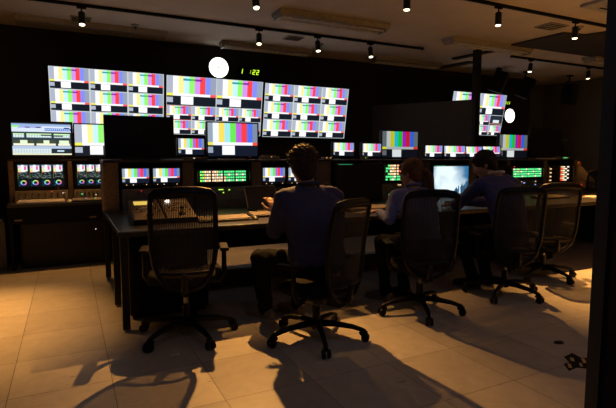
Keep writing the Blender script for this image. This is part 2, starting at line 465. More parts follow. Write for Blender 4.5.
def clock(label, x, z, r, y=7.44):
    t = thing('wall_clock', label, 'clock', (x, y, z), 0, 'lit round wall clocks')
    def disc(rad, y0, y1, n=40):
        m = MB(); m.tube([(0, y1, 0), (0, y0, 0)], rad, n); return m
    disc(r + .012, -.02, .058).build('case', BLACK, t)
    disc(r, -.024, -.019).build('face', emit('lit clock face', (1, .97, .88), 3.0), t)
    hm = mat('clock hands', (0.5, 0.4, 0.1), .5)
    m = MB(); m.span(-.04, .04, .058, 7.5 - y, -.04, .04); m.build('wall_bracket', BLACK2, t)
    m = MB(); m.box((.3 * r, -.027, .35 * r), (.012, .003, r * .9), (0, R(40), 0)); m.build('minute_hand', hm, t)
    m = MB(); m.box((-.15 * r, -.029, .15 * r), (.014, .003, r * .5), (0, R(-45), 0)); m.build('hour_hand', hm, t)
    disc(.012, -.032, -.02, 12).build('hub', hm, t)
clock('round lit clock above the middle wall screen', 2.155, 2.62, .152)
clock('round lit clock right of the far wall screen', 8.27, 2.10, .14, 7.20)
SEG = {'1': 'bc', '2': 'abged', ':': ':'}
def digits(label, x, z, chars, h, y=7.44):
    t = thing('digital_clock', label, 'clock', (x, y, z), 0, 'green digital time displays')
    L = sum(c[1] for c in chars)
    m = MB(); m.span(-.03, L + .02, 0.0, .058, -.04, h + .04); m.build('case', BLACK2, t, bevel=.004)
    m = MB(); m.span(0, L, .058, 7.5 - y, -.02, .02); m.build('wall_bracket', BLACK2, t)
    cx = 0
    for ch, adv in chars:
        w = h * .55; s = h * .13; m = MB(); sl = .18
        def b(x0, z0, x1, z1):
            pts = [(x0, z0), (x1, z0), (x1, z1), (x0, z1)]
            m.add([(cx + p[0] + p[1] * sl, yy, p[1]) for yy in (-.004, 0.002) for p in pts], [(0, 1, 2, 3), (7, 6, 5, 4), (0, 4, 5, 1), (1, 5, 6, 2), (2, 6, 7, 3), (3, 7, 4, 0)])
        segs = {'a': (0, h - s, w, h), 'b': (w - s, h / 2, w, h), 'c': (w - s, 0, w, h / 2), 'd': (0, 0, w, s), 'e': (0, 0, s, h / 2), 'f': (0, h / 2, s, h), 'g': (0, h / 2 - s / 2, w, h / 2 + s / 2)}
        if ch == ' ': cx += adv; continue
        if ch == ':': b(0, h * .2, s, h * .35); b(0, h * .65, s, h * .8)
        else:
            for q in SEG[ch]: b(*segs[q])
        m.build('digit', emit('green digit light', (.62, 1, .03), 1.3), t)
        cx += adv
digits('green digital clock reading 1 :22 right of the round clock', 2.50, 2.56, [('1', .12), (' ', .05), (':', .04), ('2', .065), ('2', .07)], .075)
digits('small green digital readout above the far round clock', 8.16, 2.335, [('1', .05), ('1', .05), ('1', .06)], .06, 7.22)

# ------------------------------------------------------------------ ceiling fittings
def track(label, x0, x1, y):
    m = MB(); m.span(x0, x1, y - .018, y + .018, 2.918, 2.95); m.span(x0 - .01, x0 + .01, y - .022, y + .022, 2.915, 2.95); m.span(x1 - .01, x1 + .01, y - .022, y + .022, 2.915, 2.95)
    tag(m.build('lighting_track', BLACK2, bevel=.002), label, 'lighting track', 'black ceiling lighting tracks')
T1, T2, T3, T0 = 6.12, 4.03, 5.90, 4.70
track('long black lighting track over the centre, carrying four spotlights', -.3, 5.06, T1)
track('black lighting track nearest the camera at the upper right', .5, 6.42, T2)
track('black lighting track at the far right over the hanging speakers', 6.78, 10.2, T3)

lens_m = emit('lamp lens', (1.0, .82, .5), 5.0)
def spot_proto():
    t = thing('track_spotlight', 'x', 'spotlight', (0, 0, 0), 0, 'black cylinder spotlights on the ceiling tracks')
    m = MB(); m.span(-.05, .05, -.017, .017, -.055, -.03); m.build('adapter', BLACK2, t, bevel=.003)
    m = MB(); m.cyl((0, 0, -.055), (0, 0, -.10), .008); m.ell((0, 0, -.095), (.013, .013, .013)); m.build('stem', BLACK2, t, smooth=True)
    m = MB(); m.tube([(0, 0, -.095), (0, 0, -.10), (0, 0, -.235), (0, 0, -.235), (0, 0, -.22)], [.03, .036, .036, .031, .030], 20)
    m.build('lamp_housing', BLACK, t, smooth=True)
    m = MB(); m.tube([(0, 0, -.225), (0, 0, -.235), (0, 0, -.243), (0, 0, -.246)], [.0305, .0305, .026, .012], 20); m.build('lens', lens_m, t)
    return t
sp = spot_proto(); sp_used = False
LAMPS = []
def spotlight(label, x, y, tilt=(0, 0), light=None):
    global sp_used
    if not sp_used: o = sp; sp_used = True; o['label'] = label
    else: o = copy_tree(sp, label)
    o.location = (x, y, 2.95 + .0)
    # tilt only the housing and lens around the stem end
    for ch in o.children:
        if ch.name.startswith(('lamp_housing', 'lens')):
            M = Matrix.Translation((0, 0, -.095)) @ Euler((R(tilt[0]), R(tilt[1]), 0)).to_matrix().to_4x4() @ Matrix.Translation((0, 0, .095))
            ch.matrix_local = M
    if light:
        P, ang, target = light
        M = Matrix.Translation((0, 0, -.095)) @ Euler((R(tilt[0]), R(tilt[1]), 0)).to_matrix().to_4x4() @ Matrix.Translation((0, 0, .095))
        p = Vector((x, y, 2.95)) + (M @ Vector((0, 0, -.285)))
        l = bpy.data.lights.new('spot beam', 'SPOT'); l.energy = P * 1.9; l.color = (1.0, .47, .12)
        l.spot_size = R(ang); l.spot_blend = 1.0; l.shadow_soft_size = .025
        ob = bpy.data.objects.new('spot beam', l); COL.objects.link(ob); ob.location = p
        ob.rotation_euler = (Vector(target) - p).to_track_quat('-Z', 'Y').to_euler()

spotlight('spotlight at the upper left over the left wall screen', .21, T1, (-10, 0), (70, 60, (-.1, 5.9, .7)))
spotlight('tilted spotlight just right of the round wall clock', 2.33, T1, (-14, 6), (80, 64, (1.9, 5.2, 0)))
spotlight('spotlight in front of the right wall screen, second from the track end', 3.2, T1, (-10, 0), (35, 60, (2.9, 4.6, .7)))
spotlight('spotlight nearest the right end of the long centre track', 4.08, T1, (-10, 0), (35, 60, (4.2, 4.6, .7)))
spotlight('spotlight cut by the top edge at centre', 3.12, T2, (0, 0), (80, 48, (2.75, 3.75, .7)))
spotlight('left spotlight of the two on the upper right track', 4.40, T2, (0, 0), (420, 62, (4.8, 2.5, 0)))
spotlight('right spotlight of the two on the upper right track', 5.73, T2, (0, 0), (400, 56, (5.6, 3.3, 0)))
spotlight('spotlight on the far right track between two hanging speakers', 7.26, T3, (0, 8), (70, 60, (6.6, 4.7, .6)))
spotlight('spotlight on the far right track above the end speaker', 8.83, T3, (0, 0), (50, 60, (8.8, 5.2, 0)))
spotlight('spotlight on the far right track beside the door frame', 9.60, T3, (0, 0), (30, 60, (9.6, 5.2, 0)))
# lamps above the frame on the same kind of track
track('black lighting track above the left chair, out of the frame', -1.6, 2.3, T0)
spotlight('spotlight above the left floor, out of the frame', -.95, T0, (0, 0), (360, 58, (-.90, 4.15, 0)))
spotlight('spotlight above the left chair, out of the frame', 1.15, T2, (0, 0), (90, 46, (1.15, 3.95, .72)))
track('added lighting track above and right of the camera, out of the frame', 3.0, 7.5, 1.5)  # unseen track and two spots, added to bounce warm light onto the ceiling
spotlight('added bounce spotlight above the floor right of the door frame, out of the frame', 5.2, 1.5, (0, 0), (380, 70, (5.6, 1.6, 0)))
spotlight('second added bounce spotlight right of the door frame, out of the frame', 7.0, 1.5, (0, 0), (420, 70, (7.2, 2.0, 0)))
spotlight('spotlight above the centre man, out of the frame', 1.75, T0, (-15, 0), (330, 56, (1.1, 2.65, 0)))

FIXM = mat('lamp fitting white', (0.34, 0.32, 0.29), .45)
TUBEM = mat('glass tube', (0.65, 0.65, 0.68), .12)
def tube_light(label, x0, x1, y, w=.24, tubes=True):
    t = thing('ceiling_light', label, 'ceiling light', ((x0 + x1) / 2, y, 2.95), 0, 'unlit long ceiling lights')
    L = x1 - x0
    m = MB(); m.prism([(-w / 2, 0), (w / 2, 0), (w / 2 - .03, -.06), (-w / 2 + .03, -.06)], -L / 2, L / 2); m.build('housing', FIXM, t, bevel=.006)
    if tubes:
        for s in (-1, 1):
            m = MB(); m.cyl((-L / 2 + .05, s * w * .2, -.078), (L / 2 - .05, s * w * .2, -.078), .014); m.build('tube', TUBEM, t, smooth=True)
        for s in (-1, 1):
            m = MB(); m.box((s * (L / 2 - .03), 0, -.078), (.03, w * .6, .035)); m.build('end_cap', FIXM, t)
tube_light('long unlit ceiling light at top centre, biggest of them', 2.26, 3.80, 5.38, .30)
tube_light('unlit ceiling light left of the tilted spotlight, above the clock', 2.10, 3.58, 7.12, .2)
tube_light('unlit ceiling light with bright glints left of the black post top', 4.95, 6.62, 5.45, .26)
tube_light('wide unlit ceiling light above the left wall screen', -.50, 1.30, 7.05, .34, False)
tube_light('unlit ceiling light beyond the end of the long centre track', 4.75, 6.20, 7.05, .26)
tube_light('unlit ceiling light at the far right behind the track', 8.0, 9.5, 5.35, .30)
def vent(label, x, y, w, d):
    t = thing('ceiling_vent', label, 'vent', (x, y, 2.95), 0, 'small square ceiling vents')
    m = MB(); m.span(-w / 2, w / 2, -d / 2, d / 2, -.014, 0); m.build('frame', FIXM, t, bevel=.003)
    for k in range(4):
        m = MB(); m.box((0, -d * .36 + k * d * .24, -.016), (w * .86, d * .07, .008), (R(30), 0, 0)); m.build('slat', DARKMETAL, t)
vent('ceiling vent right of the left spotlight', .22, 6.75, .24, .2)
vent('ceiling vent between clock and centre spotlights', 2.98, 6.45, .26, .2)
vent('ceiling vent at the upper right beside the right spotlight', 5.75, 4.38, .34, .26)
def smoke(label, x, y):
    t = thing('smoke_detector', label, 'detector', (x, y, 2.95), 0, 'small ceiling detectors')
    m = MB(); m.loft([((0, 0, 0), .05, .05), ((0, 0, -.02), .048, .048), ((0, 0, -.03), .03, .03)], 20); m.build('base', FIXM, t, smooth=True)
    m = MB(); m.loft([((0, 0, -.028), .02, .02), ((0, 0, -.045), .014, .014)], 12); m.build('sensor', BLACK, t)
def cool_fill_panel(label, x, y, P):  # unseen panel added as a cool fill for the dark floor
    t = thing('ceiling_light', label, 'ceiling light', (x, y, 2.95), 0, 'added cool fill panels, unseen behind the camera')
    m = MB(); m.span(-.65, .65, -.17, .17, -.03, 0); m.build('housing', FIXM, t, bevel=.004)
    m = MB(); m.span(-.6, .6, -.13, .13, -.034, -.03); m.build('diffuser', emit('cool fill diffuser', (.55, .7, 1), .3), t)
    l = bpy.data.lights.new('cool fill light', 'AREA'); l.shape = 'RECTANGLE'; l.size = 1.2; l.size_y = .26; l.energy = P; l.color = (.55, .70, 1)
    ob = bpy.data.objects.new('cool fill light', l); COL.objects.link(ob); ob.location = (x, y, 2.91)
cool_fill_panel('added cool fill panel, unseen, above and left of the camera', .6, .9, 3.6)
cool_fill_panel('added cool fill panel, unseen, above and right of the camera', 3.4, .9, 3.6)
smoke('small ceiling detector right of the far left ceiling vent', .86, 6.75)
smoke('small ceiling detector near the right end of the upper right track', 6.10, 4.23)
smoke('small ceiling detector near the top left corner of the middle', 3.5, 6.6)
def aircon():
    t = thing('air_conditioner', 'pale grey ceiling air conditioner cut by the top right corner', 'air conditioner', (5.95, 3.3, 2.95))
    m = MB(); m.span(-.7, .7, -.35, .35, -.035, 0); m.build('cover', mat('pale grey cover', (.38, .38, .38), .5), t, bevel=.01)
    for k in range(7):
        m = MB(); m.box((.05, -.24 + k * .08, -.04), (1.1, .03, .01), (R(25), 0, 0)); m.build('louver', DARKMETAL, t)
aircon()
def hang_speaker(label, x, y, yaw, tilt, zc=2.55):
    t = thing('hanging_speaker', label, 'loudspeaker', (x, y, 2.95), yaw, 'black loudspeakers hung below the ceiling')
    xf = Matrix.Translation((0, 0, zc - 2.95)) @ Matrix.Rotation(R(tilt), 4, 'X')
    m = MB(); m.slab([(-.13, -.12), (.13, -.12), (.09, .12), (-.09, .12)], -.2, .2); b = m.build('cabinet', BLACK2, t, bevel=.012, xf=xf)
    m = MB(); m.span(-.115, .115, -.128, -.118, -.185, .185); m.build('grille', mat('speaker grille', (.02, .02, .02), .7, bump=.5, scale=200), t, bevel=.003, xf=xf)
    m = MB(); m.cyl((0, 0, 0), (0, 0, zc - 2.95 + .26), .014); m.span(-.07, .07, -.05, .05, -.02, 0)
    m.tube([(-.15, 0, zc - 2.95), (-.15, 0, zc - 2.95 + .25), (.15, 0, zc - 2.95 + .25), (.15, 0, zc - 2.95)], .011, 8); m.build('bracket', BLACK2, t)
hang_speaker('left hanging loudspeaker, tilted, right of the black post', 7.55, 6.85, R(35), 22, 2.70)
hang_speaker('middle hanging loudspeaker above the far round clock', 8.30, 6.85, R(40), 26, 2.63)
hang_speaker('end hanging loudspeaker upright by the right wall', 9.50, 6.75, R(15), 8, 2.56)

# ------------------------------------------------------------------ desks
DT = .72
def main_desk():
    t = thing('control_desk', 'long dark control desk with raised equipment shelf, across the room', 'desk')
    X0, X1 = .29, 7.15
    m = MB(); m.span(X0, X1, 3.50, 5.30, DT - .04, DT); m.build('desktop', TOPM, t, bevel=.006)
    m = MB(); m.span(X0 + .001, X1, 3.494, 3.50, DT - .034, DT - .006); m.build('front_edge', mat('worn metal edge', (.07, .06, .05), .4, .7), t)
    m = MB(); m.span(X0, X1, 4.86, 5.30, 1.185, 1.21); m.build('shelf', TOPM, t, bevel=.006)
    m = MB(); m.span(X0, X1, 5.275, 5.30, .20, 1.185); m.build('back_panel', BLACK2, t)
    for a, b in ((X0, .425), (1.03, 1.14), (1.76, 1.87), (2.54, 2.73), (3.415, 3.45), (4.12, 4.21), (4.87, 5.02), (5.60, 5.68), (6.395, 6.465), (7.08, X1)):
        m = MB(); m.span(a, b, 4.88, 5.275, DT, 1.185); m.build('divider', PILLAR, t, bevel=.004)
    for y in (3.52, 4.17, 5.2):
        m = MB(); m.span(X0 + .01, X0 + .06, y, y + .05, .015, DT - .04); l = m.build('leg', BLACK, t, bevel=.004)
        m = MB(); m.cyl((X0 + .035, y + .025, 0), (X0 + .035, y + .025, .016), .018); m.build('foot', METAL, l)
    m = MB(); m.span(X0 + .07, X0 + .14, 3.56, 4.9, .56, DT - .04); m.build('side_rail', BLACK2, t)
    for a, b in ((4.45, 5.28), (6.9, 7.13)):
        m = MB(); m.span(a, b, 3.85, 5.2, .0, DT - .04); m.build('pedestal', BLACK2, t, bevel=.006)
    for a, b in ((.95, 1.02), (2.6, 2.66), (3.72, 3.78)):
        m = MB(); m.span(a, b, 4.75, 5.25, .0, DT - .04); m.build('support_panel', BLACK2, t, bevel=.004)
main_desk()
t = thing('desk_cabinet', 'black drawer cabinet under the left end of the control desk', 'cabinet', (.68, 3.78, 0))
m = MB(); m.span(-.30, .30, 0, .80, .03, .66); m.build('case', BLACK2, t, bevel=.006)
for k in range(3):
    m = MB(); m.span(-.29, .29, -.018, -.001, .04 + k * .205, .235 + k * .205); dr = m.build('drawer', BLACK2, t, bevel=.004)
    m = MB(); m.span(-.07, .07, -.030, -.018, .19 + k * .205, .20 + k * .205); m.build('handle', DARKMETAL, dr)
m = MB(); m.span(-.28, .28, .02, .78, 0, .03); m.build('plinth', BLACK2, t)
def rear_desk():
    t = thing('equipment_desk', 'black desk at the far left with monitors and scopes', 'desk')
    X0, X1 = -.60, 1.50
    m = MB(); m.span(X0, X1, 5.95, 6.75, .70, .73); m.build('desktop', TOPM, t, bevel=.005)
    m = MB(); m.span(X0, X1, 5.96, 6.0, .52, .70); m.build('front_panel', BLACK2, t)
    m = MB(); m.span(X0, X1, 6.28, 6.75, 1.19, 1.215); m.build('shelf', TOPM, t, bevel=.005)
    for a in (X0, -.005, .43, 1.0, X1 - .05):
        m = MB(); m.span(a, a + .05, 6.28, 6.74, .73, 1.19); m.build('divider', PILLAR, t, bevel=.003)
    m = MB(); m.span(X0, X1, 6.73, 6.75, 0.0, 1.19); m.build('back_panel', BLACK2, t)
    for a in (X0, .52, X1 - .04):
        m = MB(); m.span(a, a + .04, 6.02, 6.7, 0, .70); m.build('side_panel', BLACK2, t, bevel=.003)
    for a in (-.53, .20):
        m = MB(); m.box((a + .03, 5.955, .56), (.07, .012, .016)); m.build('nameplate', mat('brass plate', (.35, .24, .13), .5), t)
rear_desk()
def rack_unit(label, x0, x1, z0, z1, y, depth, leds, group='rack units under the desks'):
    t = thing('rack_unit', label, 'rack unit', ((x0 + x1) / 2, y, z0), 0, group)
    w = x1 - x0
    m = MB(); m.span(-w / 2, w / 2, 0, depth, 0, z1 - z0); m.build('case', BLACK, t, bevel=.004)
    for (lx, lz, mm, s) in leds:
        m = MB(); m.box((lx, -.003, lz), (s, .008, s)); m.build('indicator_light', mm, t)
    for s in (-1, 1):
        m = MB(); m.tube([(s * (w / 2 - .02), 0, .02), (s * (w / 2 - .02), -.02, .02), (s * (w / 2 - .02), -.02, z1 - z0 - .02), (s * (w / 2 - .02), 0, z1 - z0 - .02)], .004, 6); m.build('handle', DARKMETAL, t)
rack_unit('black rack unit under the far left desk with one white light', -.50, .46, .0, .5, 6.1, .5, [(.28, .40, WHITEL, .009)])
rack_unit('black rack unit behind the left desk leg with two green lights', .60, 1.35, .0, .45, 6.1, .5, [(-.16, .30, GREEN, .014), (-.12, .26, YGREEN, .014)])
m = MB(); m.span(-1.25, -.64, 6.1, 6.6, .0, .54)
o = m.build('low_cabinet', mat('grey brown cabinet', (.09, .08, .07), .6), bevel=.006)
tag(o, 'low grey cabinet cut by the left edge of the picture', 'cabinet')

# ------------------------------------------------------------------ monitors
def monitor(label, x, y, z, w, h, items, m_scr=SCR, stand=.05, bez=.014, rz=0.0, tilt=0.0, extra_led=None, kind='monitor', group=None, cat='monitor', base=True, foot_d=.16):
    """x,y,z: foot of the stand; w,h: outer size of the head; stand: gap under the head"""
    t = thing(kind, label, cat, (x, y, z), rz, group)
    xf = Matrix.Translation((0, 0, stand)) @ Matrix.Rotation(R(tilt), 4, 'X')
    m = MB(); m.prism([(.0, 0), (.0, h), (.03, h), (.05, h * .8), (.05, h * .2), (.03, 0)], -w / 2, w / 2); m.build('housing', BLACK, t, bevel=.003, xf=xf)
    m = MB()
    m.span(-w / 2, w / 2, -.006, .002, 0, bez * 1.3); m.span(-w / 2, w / 2, -.006, .002, h - bez, h)
    m.span(-w / 2, -w / 2 + bez, -.006, .002, bez, h - bez); m.span(w / 2 - bez, w / 2, -.006, .002, bez, h - bez)
    m.build('bezel', BLACK, t, xf=xf)
    xs = xf @ Matrix.Translation((0, -.001, bez * 1.3))
    if items is None:
        m = MB(); m.add([xs @ Vector(((a - .5) * (w - 2 * bez), 0, b * (h - 2.3 * bez))) for a, b in ((0, 0), (1, 0), (1, 1), (0, 1))], [(0, 1, 2, 3)]); m.build('screen', OFFSCREEN, t)
    else: picture('screen', items, w - 2 * bez, h - 2.3 * bez, m_scr, t, xs)
    if base:
        if stand > 0:
            m = MB(); m.box((0, .05, (stand + h * .3) / 2 + .005), (min(.08, w * .3), .025, stand + h * .3)); m.build('stand_neck', BLACK, t, bevel=.003)
        m = MB(); m.slab([(-w * .28, -foot_d / 2 + .04), (w * .28, -foot_d / 2 + .04), (w * .24, foot_d / 2 + .04), (-w * .24, foot_d / 2 + .04)], 0, .012); m.build('stand_base', BLACK, t, bevel=.003)
    if extra_led:
        m = MB(); m.add([xf @ q for q in MB().box((w * .32, -.008, bez * .6), (.006, .004, .004)).v], [(0, 1, 3, 2), (4, 6, 7, 5), (0, 4, 5, 1), (2, 3, 7, 6), (0, 2, 6, 4), (1, 5, 7, 3)]); m.build('power_light', extra_led, t)
    return t
SH = 1.21
B = lambda P, lead=.12: bars(P, lead=lead)
G1 = 'small colour-bar monitors on the desk shelf'; G2 = 'large colour-bar monitors on the desk shelf'
monitor('big switched-off black monitor on the shelf behind the left chair', .655, 5.06, SH, .66, .42, None, stand=.012)
monitor('small colour-bar monitor between the black and the large lit monitor', 1.175, 5.12, SH, .30, .20, B(MID, .1), stand=.035, group=G1)
monitor('large colour-bar monitor below the middle wall screen', 1.615, 5.06, SH, .585, .385, B(MID, .1), stand=.02, extra_led=REDL, group=G2)
monitor('small colour-bar monitor just right of the centre man', 3.02, 5.08, SH, .315, .19, B(PALE, .06), stand=.025, group=G1)
monitor('small colour-bar monitor left of the large centre monitor', 3.43, 5.08, SH, .305, .19, B(PALE, .06), stand=.02, group=G1)
monitor('large colour-bar monitor above the woman, with deep saturated bars', 3.90, 5.12, SH, .60, .375, B(DEEP, .12), stand=.0, m_scr=SCR, group=G2, base=False)
monitor('small colour-bar monitor just above right of the woman', 4.43, 5.08, SH, .325, .185, B(PALE, .06), stand=.012, group=G1)
monitor('small colour-bar monitor in front of the partition, left of the black post', 4.815, 5.08, SH, .35, .185, B(PALE, .08), stand=.012, rz=R(-14), tilt=-8, group=G1)
monitor('small colour-bar monitor half hidden behind the left of the right man\'s head', 5.18, 5.10, SH, .31, .18, B(PALE, .06), stand=.012, rz=R(-10), tilt=-6, group=G1)
monitor('small colour-bar monitor at the right of the right man\'s head', 5.515, 5.08, SH, .32, .185, B(PALE, .06), stand=.012, rz=R(-14), tilt=-8, group=G1)
monitor('large colour-bar monitor at the right, below the far round clock', 6.00, 5.12, SH, .62, .375, B(DEEP, .12), stand=.0, m_scr=SCR, group=G2, base=False)
monitor('big switched-off black monitor at the right end of the shelf', 6.71, 5.12, SH, .72, .46, None, stand=.012)
# far left desk
monitor('widescreen computer monitor showing an editing program at the far left', -.25, 6.30, 1.215, .635, .41, pic_software(), m_scr=SCR_S, stand=.02, bez=.022, extra_led=REDL, tilt=0)
monitor('colour-bar monitor beside the editing computer, cut off by the black monitor', .37, 6.30, 1.215, .60, .40, B(PALE, .14), stand=.02, extra_led=REDL)
def scope(label, x, w, n):
    t = monitor(label, x, 6.30, .86, w, .325, pic_scopes(n), m_scr=SCR_S, stand=.0, bez=.03, kind='scope_monitor', cat='scope monitor', base=False, extra_led=REDL, group='waveform scope monitors in the far left desk')
    return t
scope('waveform scope monitor with four colour rings under the editing computer', -.28, .53, 4)
scope('waveform scope monitor half hidden behind the left desk', .24, .36, 3)

# monitors set in the shelf bays
def bay_monitor(label, x0, x1, z0, z1, items, m_scr=SCR, y=4.90, knobs=True, group='pairs of small preview monitors in the desk bays'):
    t = thing('preview_monitor', label, 'monitor', ((x0 + x1) / 2, y, z0 - .03), 0, group)
    w = x1 - x0 + .012; h = z1 - z0
    m = MB(); m.span(-w / 2, w / 2, 0, .12, 0, h + .045); m.build('housing', BLACK, t, bevel=.003)
    picture('screen', items, x1 - x0 - .02, h, m_scr, t, Matrix.Translation((0, -.002, .03)))
    if knobs:
        for k in range(8):
            m = MB(); m.box((-w * .42 + k * w * .11, -.004, .014), (.008, .008, .006)); m.build('button', [WHITEL, AMBER, KEYG][k % 3] if k % 2 else KEYG, t)
    return t
bay_monitor('left preview monitor of the pair above the camera controllers', .45, .715, .985, 1.125, B(MID, .1))
bay_monitor('right preview monitor of the pair above the camera controllers', .735, 1.01, .985, 1.125, B(MID, .1))
bay_monitor('left preview monitor of the pair beside the centre man', 1.885, 2.165, .965, 1.12, B(MID, .1))
bay_monitor('right preview monitor of the pair, mostly behind the centre man', 2.19, 2.47, .965, 1.12, B(MID, .1))
def desk_screen(label, x0, x1, z1, items, y=4.80, strip=True):
    w = x1 - x0; z0 = DT
    t = thing('touch_screen', label, 'screen', ((x0 + x1) / 2, y, z0), 0, 'large screens standing in the desk bays')
    h = z1 - z0
    m = MB(); m.span(-w / 2, w / 2, 0, .05, 0.0, h); m.build('housing', BLACK, t, bevel=.004)
    lo = .03
    if items is None:
        m = MB(); m.span(-w / 2 + .02, w / 2 - .02, -.002, .001, lo, h - .02); m.build('screen', mat('dim lit glass', (.012, .013, .018), .3), t)
    else: picture('screen', items, w - .04, h - .02 - lo, SCR, t, Matrix.Translation((0, -.002, lo)))
    if strip:
        m = MB(); m.box((-w * .30, -.004, h - .012), (w * .28, .004, .007)); m.build('status_strip', emit('dim green strip', (.05, .5, .2), .5), t)
desk_screen('large dark touch screen between the centre man and the woman', 2.75, 3.40, 1.165, None)
desk_screen('bright screen showing cloudy sky and ships, in front of the right man', 4.175, 4.81, 1.14, pic_harbour())
desk_screen('dark screen behind the right man\'s shoulder', 5.04, 5.59, 1.12, None, strip=False)

def button_panel(label, x0, x1, z0, z1, rows, cols, pick, y=4.885, ears=True, name='router_panel', extra=()):
    t = thing(name, label, 'button panel', ((x0 + x1) / 2, y, z0), 0, 'lit button panels in the desk bays')
    w = x1 - x0; h = z1 - z0
    m = MB(); m.span(-w / 2, w / 2, 0, .10, 0, h); m.build('housing', BLACK, t, bevel=.003)
    if ears:
        for s in (-1, 1):
            m = MB(); m.tube([(s * (w / 2 - .018), 0, .02), (s * (w / 2 - .018), -.022, .03), (s * (w / 2 - .018), -.022, h - .03), (s * (w / 2 - .018), 0, h - .02)], .006, 8); m.build('handle', mat('tan metal', (.35, .27, .2), .4, .6), t, smooth=True)
    cache = {}
    for r_ in range(rows):
        for c in range(cols):
            mm = pick(r_, c)
            if mm is None: continue
            gx = (c // 5) * .012
            cw = (w - .09 - (cols // 5) * .012) / cols; rh = (h - .03) / rows
            if mm.name not in cache:
                b = MB(); b.box((0, 0, 0), (cw * .72, .012, rh * .62)); ob = b.build('button', mm, t, bevel=.001, seg=1); cache[mm.name] = ob
            else: ob = cache[mm.name].copy(); COL.objects.link(ob); ob.parent = t
            ob.location = (-w / 2 + .045 + gx + (c + .5) * cw, -.006, h - .015 - (r_ + .5) * rh)
    for (nm, mm, c, d) in extra:
        b = MB(); b.box(c, d); b.build(nm, mm, t, bevel=.001, seg=1)
def p1(r_, c):
    if c < 2: return YGREEN if (r_ + c) % 2 else GREEN
    if r_ < 2: return [WHITEL, AMBER][(c + r_) % 2] if c < 8 else (GREEN if r_ == 0 or c % 3 else WHITEL)
    return [AMBER, WHITEL][(c + r_) % 2] if c < 11 else (GREEN if r_ == 2 or c % 3 else WHITEL)
button_panel('wide button panel lit amber and green left of the centre man', 1.155, 1.75, .965, 1.115, 4, 20, p1)
def p2(r_, c):
    if c < 2: return GREEN if (r_ + c) % 3 else None
    if r_ < 4: return [AMBER, WHITEL, AMBER][(c + r_) % 3] if c < 6 else (GREEN if c > 6 else REDL)
    return GREEN if (c + r_) % 4 else WHITEL
button_panel('tall button panel lit green and orange left of the woman\'s head', 3.46, 3.88, .93, 1.165, 6, 10, p2)
def p3(r_, c): return AMBER if c == 3 and r_ < 2 else (GREEN if (c * 7 + r_) % 9 else WHITEL)
button_panel('wide button panel lit all green right of the right man', 5.69, 6.385, .93, 1.095, 4, 20, p3, extra=[('red_light', REDL, (-.28, -.003, .172), (.012, .008, .01))])
def p4(r_, c): return (AMBER if c == 0 and r_ % 2 else None) if c not in (5, 6, 7, 8) else [AMBER, WHITEL, None, WHITEL][(c - 5)] if r_ % 2 == 0 else [REDL, AMBER, WHITEL, None][(c - 5)]
button_panel('panel with a column of amber and white lights at the right end', 6.47, 7.07, .86, 1.12, 8, 10, p4)

def knob_panel(label, x0, x1, z0, z1, y, lights=(), nk=10, rows=1, keys=False):
    t = thing('equipment_module', label, 'equipment', ((x0 + x1) / 2, y, z0), 0, 'dark equipment modules set below the bay monitors')
    w = x1 - x0; h = z1 - z0
    m = MB(); m.prism([(0, 0), (.12, 0), (.12, h), (.045, h)], -w / 2, w / 2); m.build('housing', PANELG, t, bevel=.003)
    for r_ in range(rows):
        for k in range(nk):
            f = .3 + .4 * r_ / max(1, rows - 1) if rows > 1 else .5
            m = MB(); px = -w * .42 + k * w * .84 / max(1, nk - 1); c = Vector((px, .045 * f, h * f))
            if keys: m.box(c + Vector((0, -.004, 0)), (.016, .012, .012)); m.build('key', KEYG, t)
            else: m.cyl(c + Vector((0, .004, 0)), c + Vector((0, -.016, .006)), .008, .007, 12); m.build('knob', DARKMETAL, t)
    for (px, f, mm, sx) in lights:
        m = MB(); m.box((px, .045 * f - .003, h * f), (sx, .008, .009)); m.build('light', mm, t)
knob_panel('dark knob panel under the pair of preview monitors at the left', .45, 1.01, DT, .93, 4.86, [(-.1, .9, REDL, .006)], 10, 2)
knob_panel('dark panel with green readout under the amber and green button panel', 1.16, 1.745, DT, .93, 4.86, [(-.03, .85, YGREEN, .05), (.06, .83, YGREEN, .015), (-.01, .70, YGREEN, .02)], 12, 2)
knob_panel('dark panel under the preview monitors beside the centre man', 1.88, 2.53, DT, .90, 4.86, [(.05, .9, AMBER, .01)], 10, 2)
knob_panel('dark panel with orange and green lights beside the woman', 3.46, 4.1, DT, .91, 4.86, [(-.05, .9, AMBER, .05), (-.22, .3, GREEN, .03), (-.18, .22, GREEN, .02)], 12, 3)
knob_panel('dark panel with a blue light under the green button panel', 5.69, 6.385, DT, .91, 4.86, [(-.05, .75, BLUEL, .035), (.18, .6, BLUEL, .02), (-.2, .8, WHITEL, .012), (-.1, .85, AMBER, .012), (.2, .85, WHITEL, .012)], 10, 2)
knob_panel('dark panel with yellow green lights at the right end', 6.47, 7.07, DT, .85, 4.86, [(-.05, .9, YGREEN, .04), (-.2, .9, AMBER, .08), (.15, .9, AMBER, .08)], 8, 1)
knob_panel('dark knob panel under the four ring scope monitor', -.545, -.01, .73, .855, 6.22, [(.1, .9, REDL, .008), (.22, .75, WHITEL, .025)], 8, 2)
knob_panel('dark knob panel under the half hidden scope monitor', .05, .42, .73, .855, 6.22, [(-.1, .6, GREEN, .02), (.05, .5, WHITEL, .01)], 8, 2)

